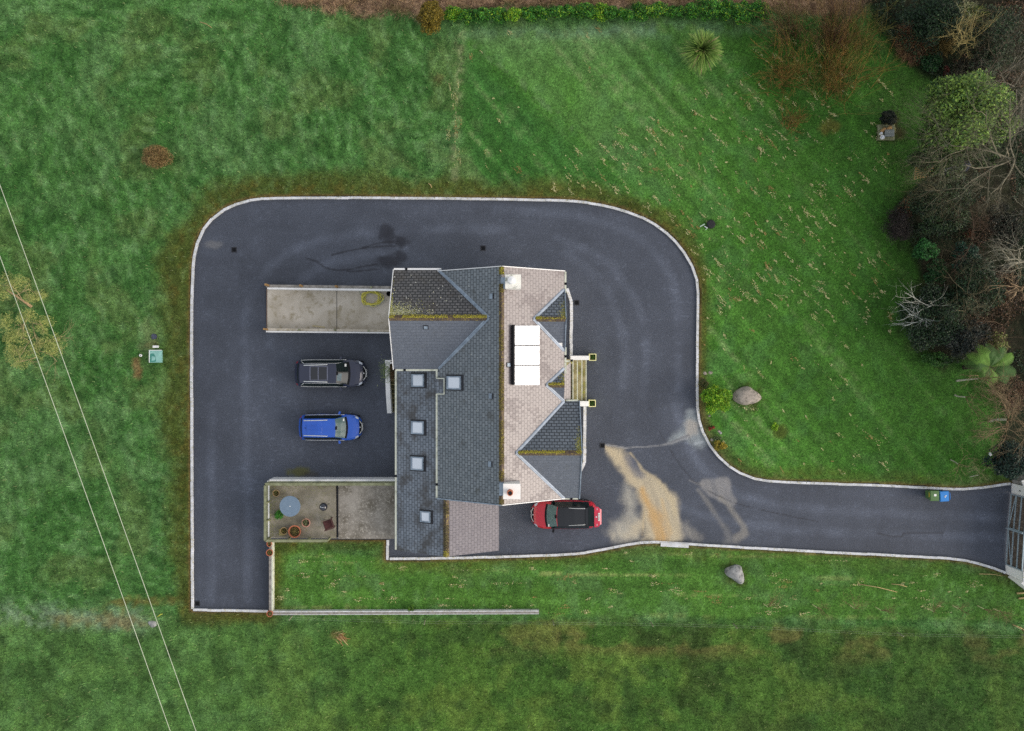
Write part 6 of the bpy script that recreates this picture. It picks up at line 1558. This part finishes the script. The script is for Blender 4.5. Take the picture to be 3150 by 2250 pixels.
bare('bare_tree', 'pale bare tree reaching in at the right edge, half way down the wood', 'tree', (3080,830), [(3160,800,5.5),(3090,760,6.5,.5),(3085,790,6,.5),(3100,830,6,.5),(3130,720,7,.5),(3120,850,6,.45)], PAL, 96, .09, 4, (3,4), .45, group='bare winter trees in the wood')
bare('bare_tree', 'lower pale bare tree at the right edge above the tree fern', 'tree', (3090,930), [(3150,880,4),(3110,880,5,.5),(3130,905,4.6,.5),(3100,860,5,.4)], S(150,128,100), 97, .08, 3, (3,4), .45, group='bare winter trees in the wood')
bare('dead_branch', 'upper bleached dead branch reaching over the lawn', 'branch', (2890,965), [(2868,938,2.6),(2770,936,2.9,.9),(2845,902,3.2,.6),(2815,955,2.8,.6),(2800,930,3.2,.5)], WHT, 98, .038, 2, (3,5), .32, .0, group='bleached dead branches')
bare('dead_branch', 'lower bleached dead branch in front of the black evergreen', 'branch', (2862,1000), [(2845,980,2.6),(2785,970,2.9,.9),(2790,990,2.8,.7),(2800,960,3,.7),(2852,1000,2.6,.5)], S(158,164,160), 99, .036, 2, (3,5), .34, .0, group='bleached dead branches')
bare('dead_branch', 'bleached dead branch deepest in the wood, above the lowest evergreen', 'branch', (2950,975), [(2985,948,3),(3030,935,3.2,.7),(2960,950,3,.6),(2940,980,2.8,.5)], S(150,142,112), 100, .035, 2, (3,4), .35, .0, group='bleached dead branches')
def pale_trunk(label, pts, crown, col, tw, seed, r0=.07, depth=3, spread=.55, kids=(4,6)):
    b = W(*pts[0][:2]); t = thing('young_tree', label, 'tree', (b.x,b.y,0), 'pale stemmed trees at the right edge'); P = [W(*q) for q in pts]
    MB().tube(smooth_poly([tuple(q) for q in P],1), [r0*(1-.4*i/(2*len(P)-1)) for i in range(len(smooth_poly([tuple(q) for q in P],1)))], 8).build('trunk', mat('pale_bark', S(196,192,172), .8, S(150,144,124), 6, bs=.2), t, True)
    r = rng(seed); out, cols = [], []; F_ = np.array(P[-1])
    for (px, py, z) in crown:
        d = np.array(W(px,py,z))-F_; L = np.linalg.norm(d); grow(r, F_, d/L, L, r0*.55, depth, out, cols, np.array(tw), .01, spread, kids, .16, 4)
    segs_mesh('branches', out, np.array(cols), t, 4)
pale_trunk('birch with a white stem pointing right, third below the evergreens', [(3045,1296,0),(3062,1291,.9),(3100,1291,2.2)], [(3070,1330,4),(3120,1350,4.5),(3140,1290,5),(3100,1250,4.5),(3140,1320,5),(3080,1270,4)], S(128,110,84), S(128,110,84), 110, .10)
pale_trunk('longest pale stem just below the black evergreens', [(2941,1172,0),(2975,1168,1.0),(3010,1165,2.2)], [(3060,1150,3.6),(3050,1190,3.4),(3080,1170,4),(2990,1120,3)], S(130,120,80), S(120,112,76), 111, .075, 2)
pale_trunk('short crooked pale stem, second below the black evergreens', [(2936,1215,0),(2945,1220,.5),(2970,1222,1.3)], [(3020,1230,2.6),(2990,1250,2.4),(3000,1270,2.6)], S(130,120,80), S(110,104,70), 112, .06, 2)
pale_trunk('small bare tree with a yellow stem near the kerb and bins', [(2922,1414,0),(2935,1420,.6),(2948,1428,1.4)], [(2965,1400,2.8),(3000,1432,2.8),(2975,1450,2.6),(2950,1460,2.4)], S(130,124,84), S(124,118,82), 113, .04, 2)
pale_trunk('thin bare sapling right beside the northern kerb at the gate', [(2980,1468,0),(3010,1462,.7)], [(3040,1455,2),(3035,1480,1.8),(3030,1440,2)], S(140,134,100), S(136,130,98), 114, .03, 2)
for (base_, limbs_, col_, sd_, lab_) in (
    ((2880,600), [(2905,600,2.5),(2850,570,4,.6),(2960,600,4,.6),(2900,650,3.5,.6),(2930,540,4.5,.5),(2990,640,4,.5)], S(92,86,64), 201, 'thin bare tree in the broad dark evergreen below the trellis'),
    ((2980,740), [(3000,740,3),(2950,700,4.2,.6),(3050,700,4.5,.6),(3040,780,4,.6),(2940,770,4,.5),(3010,680,4.6,.5)], S(80,64,52), 202, 'reddish brown bare thicket in the dark middle of the wood'),
    ((2950,900), [(2975,905,3.5),(2930,860,4.5,.6),(3020,870,4.8,.6),(3040,930,4.5,.6),(2950,960,4.2,.5),(2990,830,4.6,.5)], S(84,78,58), 203, 'thin bare tree rising through the large dark evergreens'),
    ((3040,190), [(3070,180,4),(3030,140,5.5,.6),(3120,140,5.5,.6),(3110,220,5,.6),(3050,240,5,.5),(3080,80,6,.5)], S(84,78,62), 204, 'fine twigged bare tree in the scrub of the top right corner'),
    ((3060,1000), [(3090,1000,3),(3060,960,4.2,.6),(3130,960,4.4,.6),(3120,1050,4,.6),(3050,1040,3.8,.5)], S(90,74,58), 205, 'brown bare shrub on the right edge above the thin yellowing shrub')):
    bare('bare_tree', lab_, 'tree', base_, limbs_, col_, sd_, .045, 4, (4,5), .5, .01, group='bare winter trees in the wood')
# row of saplings on the southern lawn
sp = [(2346,1856,2400,1845),(2496,1858,2555,1880),(2612,1862,2640,1850),(2690,1866,2745,1885),(2850,1870,2885,1860),(2926,1861,2985,1880),(3003,1862,3090,1890),(3052,1870,3120,1900),(3118,1925,3170,1950)]
nm = ['first','second','third','fourth','fifth','sixth','seventh','eighth','ninth']
for i, (a, b, c_, d_) in enumerate(sp):
    h = 1.3+.1*(i % 3); P0 = W(a, b); t = thing('sapling', '%s bare sapling from the left in the row along the southern lawn' % nm[i], 'sapling', (P0.x,P0.y,0), 'saplings along the southern lawn'); r = rng(120+i)
    top = W((a+c_)/2, (b+d_)/2, h*.6); e_ = np.array([P0.x+.12, P0.y-.05, .75])
    MB().tube([tuple(P0), (P0.x+.05,P0.y-.02,.35), tuple(e_)], [.035,.03,.02], 6).build('stem', mat('pale_stem', S(208,204,150), .7), t, True)
    out, cols = [], []
    for k in range(6):
        d = np.array(W(c_+r.normal()*12, d_+r.normal()*10, h))-e_; L = np.linalg.norm(d)*r.uniform(.7,1.1); grow(r, e_, d/np.linalg.norm(d), L, .014, 2, out, cols, S(128,112,80), .0, .5, (3,5), .15, 3)
    segs_mesh('twigs', out, np.array(cols), t, 3)
# sparse yellow tree on the left
def yellow_tree():
    b = W(98,945); t = thing('felled_willow', 'sprawling yellowish half fallen tree under the cables on the left', 'tree', (b.x,b.y,0)); r = rng(130); out, cols = [], []; c = S(150,138,100)
    main = [(98,945),(70,925),(45,908),(20,893)]; P = [np.array(W(x, y, .3+.25*i)) for i, (x, y) in enumerate(main)]
    MB().tube([tuple(q) for q in P], [.10,.08,.06,.03], 7).build('trunk', mat('willow_bark', S(176,148,112), .85, S(140,116,84), 5), t, True)
    for (a, z) in (((100,1000,105,1060),.5),((110,1030,60,1100),.6),((130,1010,150,990),.5),((70,925,40,870),.8),((50,908,70,875),.8),((95,1030,30,1000),.7),((120,1080,180,1110),.4),((110,1100,60,1120),.4),((90,960,90,1010),.6),((115,1060,190,1050),.5)):
        o = np.array(W(a[0],a[1],z)); e_ = np.array(W(a[2],a[3],z+.5)); d = e_-o; L = np.linalg.norm(d); grow(r, o, d/L, L, .035, 2, out, cols, c, .0, .5, (3,5), .18, 4, .5)
    segs_mesh('branches', out, np.array(cols), t, 4)
    cl = [(15,880,30,34,1.),(60,872,30,26,.9),(85,975,26,24,1.1),(60,1035,34,28,1.),(30,990,30,30,.7),(130,1070,38,28,.9),(165,1060,26,30,.8),(60,1100,38,30,.8),(140,1000,26,22,.8),(110,915,34,16,.6),(40,1060,30,30,.8)]; Ps = []; Cs = []
    for (x, y, a, b_, z) in cl:
        n = 750; P_, k = crown_points(r, n, W(x, y, z*.7), (px2m(a)*1.25, px2m(b_)*1.25, .6), 14, (.35,.6)); Ps.append(P_); Cs.append(pal(n, [S(172,176,96), S(152,162,88), S(184,184,110), S(134,150,80)], r, .25))
    P_ = np.concatenate(Ps); P_[:,2] = np.maximum(P_[:,2], .12); V, q = leafquads(P_, .20, .016, .5, r); npmesh('foliage', V, q, M['leaf'], t, np.repeat(np.concatenate(Cs), 4, 0))
yellow_tree()
# sticks, logs, felled scraps
def stick(px0, py0, px1, py1, r_, c, label, cat='stick', name='stick', g=None):
    A, B = W(px0,py0,.15), W(px1,py1,.15); m = A.lerp(B,.5)+Vector((0.03,.05,.03)); tag(MB().tube([A,m,B], [r_,r_*.9,r_*.6], 6).build(name, c, None, True), label, cat, g)
tanw = mat('bleached_wood', S(196,176,120), .85, S(160,138,92), 5)
stick(2640,2*0+1797,2760,1822,.03,tanw,'longer bleached stick on the southern lawn right of the boulder'); stick(2742,1797,2790,1806,.025,tanw,'short bleached stick above the longer one on the southern lawn')
stick(3012,1766,3085,1772,.025,tanw,'bleached stick beside the southern gate pier')
stick(3128,1826,3170,1826,.07,tanw,'upper of two cut logs right of the southern gate pier','log','log','cut logs near the gate'); stick(3134,1842,3180,1838,.07,tanw,'lower of two cut logs right of the southern gate pier','log','log','cut logs near the gate')
stick(615,68,652,86,.03,tanw,'thin bleached stick at the top of the left lawn'); stick(1318,565,1328,578,.04,tanw,'tan leaf litter stick above the driveway kerb'); stick(3115,1922,3160,1945,.04,tanw,'bleached stick at the right end of the wire fence')
stick(484,1898,500,1889,.03,mat('yellow_plank', S(200,200,70), .7),'short yellow stick under the overhead cables')
t = thing('stump', 'splintered pale tree stump below the long low wall', 'stump', W(1042,1953,0)); r = random.Random(3); q = W(1042,1953)
for k in range(16):
    a = r.uniform(-.9,.5); L = r.uniform(.2,.75); o = Vector((q.x-.35+r.uniform(0,.5), q.y+.15-r.uniform(0,.35), .12)); MB().tube([o, o+Vector((L*math.cos(a), L*math.sin(a)-.05, r.uniform(0,.15)))], [.05,.012], 5).build('splinter', [tanw, mat('red_wood', S(150,104,70), .85), M['wood'], tanw][k % 4], t, True)
# ------------------------------------------------------------------ uncountable growth
def in_poly(X, Y, poly): return sdf(X, Y, poly) < 0
def undergrowth():
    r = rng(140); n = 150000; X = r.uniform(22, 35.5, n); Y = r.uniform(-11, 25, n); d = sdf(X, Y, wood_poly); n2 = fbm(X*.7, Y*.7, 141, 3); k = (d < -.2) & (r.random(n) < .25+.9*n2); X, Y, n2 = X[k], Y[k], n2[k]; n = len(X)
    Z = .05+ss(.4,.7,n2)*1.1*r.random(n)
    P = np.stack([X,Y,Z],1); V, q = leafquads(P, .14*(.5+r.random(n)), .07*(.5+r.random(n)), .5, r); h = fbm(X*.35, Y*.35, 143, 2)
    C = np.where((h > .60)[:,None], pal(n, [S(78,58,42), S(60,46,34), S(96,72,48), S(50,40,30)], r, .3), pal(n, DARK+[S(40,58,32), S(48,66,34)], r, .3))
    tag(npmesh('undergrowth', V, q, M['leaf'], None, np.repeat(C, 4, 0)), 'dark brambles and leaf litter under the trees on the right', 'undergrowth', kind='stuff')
undergrowth()
def dead_grass():
    r = rng(150); n = 16000; X = r.uniform(-17, 26, n); Y = r.uniform(22, 26, n); d = sdf(X, Y, bramble_poly); k = d < .15; X, Y = X[k], Y[k]; n = len(X); a = r.uniform(0,2*PI,n); B = np.stack([X,Y,np.full(n,.05)],1)
    dv = np.stack([np.cos(a)*.6, np.sin(a)*.6-.2, .3+.5*r.random(n)],1)*(.25+.45*r.random(n))[:,None]; c = pal(n, [S(178,150,118), S(150,122,96), S(196,168,128), S(120,92,76), S(104,92,58)], r, .3); c *= (1-.55*ss(18,25,X))[:,None]
    segs_mesh_o = segs_mesh('dead_grass', np.concatenate([B,B+dv,np.full((n,1),.012),np.full((n,1),.004)],1), c, None, 3); tag(segs_mesh_o, 'tall dead grass and bramble along the top edge', 'dead grass', kind='stuff')
dead_grass()
def kerb_weeds():
    r = rng(180); P = []
    edge_ = resample(PW(D(DO[:-1])), .25)+resample(PW(D(DB)), .25)
    for q in edge_:
        if vnoise(np.array(q.x*.8), np.array(q.y*.8), 9) < .45: continue
        for k in range(r.integers(1, 5)): P.append((q.x+r.normal()*.10, q.y+r.normal()*.10, .13+.04*r.random()))
    P = np.array(P); dd = sdf(P[:,0], P[:,1], drive_poly); P = P[dd > -.03]; n = len(P)
    V, q = leafquads(P, .10*(.5+r.random(n)), .03*(.5+r.random(n)), .8, r)
    tag(npmesh('kerb_weeds', V, q, M['blade'], None, np.repeat(pal(n, [S(84,112,42), S(110,120,60), S(130,112,66), S(66,96,34)], r, .3), 4, 0)), 'weeds and moss creeping over the white kerb', 'weeds', kind='stuff')
kerb_weeds()
def straw():
    """pale dead clippings left in the mowing lines"""
    r = rng(160); PX, SZ, DR = [], [], []
    for k in range(760):     # oblique mowing lines on the right and top lawn
        while True:
            x, y = r.uniform(1440, 2740), r.uniform(95, 1480)
            if r.random() < (.25 if y > 1000 or x < 1700 else 1.) and vnoise(np.array(x*.006+y*.006), np.array((x-y)*.002), 5) > .35: break
        f = round((x*.72-y*.70)/34.)*34.; e_ = (x*.72-y*.70)-f; x, y = x-e_*.7, y+e_*.7
        PX.append((x+r.normal()*3, y+r.normal()*3)); DR.append(-PI/4+r.normal()*.22); SZ.append(.04+.17*r.random()**2)
    for k in range(130):
        x, y = r.uniform(840, 3000), r.uniform(1690, 1900); y = round(y/23)*23+r.normal()*1.5; PX.append((x, y)); DR.append(0.); SZ.append(.05+.25*r.random()**2)
    for k in range(10): PX.append((1403+r.normal()*8, r.uniform(180, 560))); DR.append(-PI/2); SZ.append(r.uniform(.1,.3))
    P = np.array([W(x, y) for x, y in PX]); dl = sdf(P[:,0], P[:,1], ne_lawn); dsl = sdf(P[:,0], P[:,1], s_lawn); dd = sdf(P[:,0], P[:,1], drive_poly); ok = ((dl < -.2) | (dsl < -.1) | (np.arange(len(P)) >= 890)) & (dd > .4)
    V_, Q_, C_ = [], [], []; tot = 0
    for i in np.nonzero(ok)[0]:
        s = SZ[i]; a = DR[i]; line = r.random() < .22; n = int(62*s/.25)+5 if not line else int(30*s/.25)
        sub = r.integers(0, 4, n); su = r.normal(size=4)*s*.9; sv = r.normal(size=4)*s*.6
        u = r.normal(size=n)*s*(3.5 if line else .75)+(0 if line else su[sub]); v = r.normal(size=n)*(.03 if line else s*.16)+(0 if line else sv[sub]); X = P[i,0]+u*math.cos(a)-v*math.sin(a); Y = P[i,1]+u*math.sin(a)+v*math.cos(a)
        pts = np.stack([X, Y, .13+.05*r.random(n)],1); V, q = leafquads(pts, .085*(.5+r.random(n)), .022*(.5+r.random(n)), 2.2, r)
        V_.append(V); Q_.append(q+tot); tot += len(V); C_.append(np.repeat(pal(n, [S(206,196,146), S(186,178,120), S(216,206,164), S(150,156,92), S(120,138,70)] if r.random() < .85 else [S(160,132,84), S(148,126,78)], r, .2), 4, 0))
    tag(npmesh('grass_clippings', np.concatenate(V_), np.concatenate(Q_), M['blade'], None, np.concatenate(C_)), 'dry straw coloured clippings scattered in mowing lines over the lawns', 'clippings', kind='stuff')
straw()
def blades():
    r = rng(170); n = 190000; X = r.uniform(-33.8, 33.8, n); Y = r.uniform(-24.2, 24.2, n)
    C, dd, mb, mw, ml, ms_, mf = ground_color(X, Y); house = (X > -16) & (X < 4.2) & (Y > -11.4) & (Y < -7.0)
    k = (dd > .22) & (mw < .5) & ~((X > -16.1) & (X < -7) & (Y > -11.3) & (Y < -6)); X, Y, C, dd, ml, ms_ = X[k], Y[k], C[k], dd[k], ml[k], ms_[k]; n = len(X)
    Z = ground_height(X, Y, dd, ml, ms_); sm = np.clip(ml+ms_, 0, 1); L = (.09+.10*r.random(n))*(1.35-.75*sm); a = r.uniform(0,2*PI,n); s = np.stack([-np.sin(a), np.cos(a), 0*a],1); tl = .35+.6*r.random(n)
    B = np.stack([X,Y,Z-.02],1); T = B+np.stack([np.cos(a)*tl, np.sin(a)*tl, np.sqrt(np.maximum(.05,1-tl*tl))],1)*L[:,None]; w = .012+.016*r.random(n)
    V = np.stack([B-s*w[:,None], B+s*w[:,None], T+s*(w*.35)[:,None], T-s*(w*.35)[:,None]],1).reshape(-1,3); cc = C*(.62+1.0*r.random(n)**1.3)[:,None]; cc = np.where((r.random(n) < .05)[:,None], cc*.5+np.array(S(150,160,110))*.5, cc)
    tag(npmesh('grass_blades', V, np.arange(4*n).reshape(n,4), M['blade'], None, np.repeat(np.clip(cc,0,1), 4, 0)), 'longer blades of grass standing over the lawns', 'grass', kind='stuff')
blades()
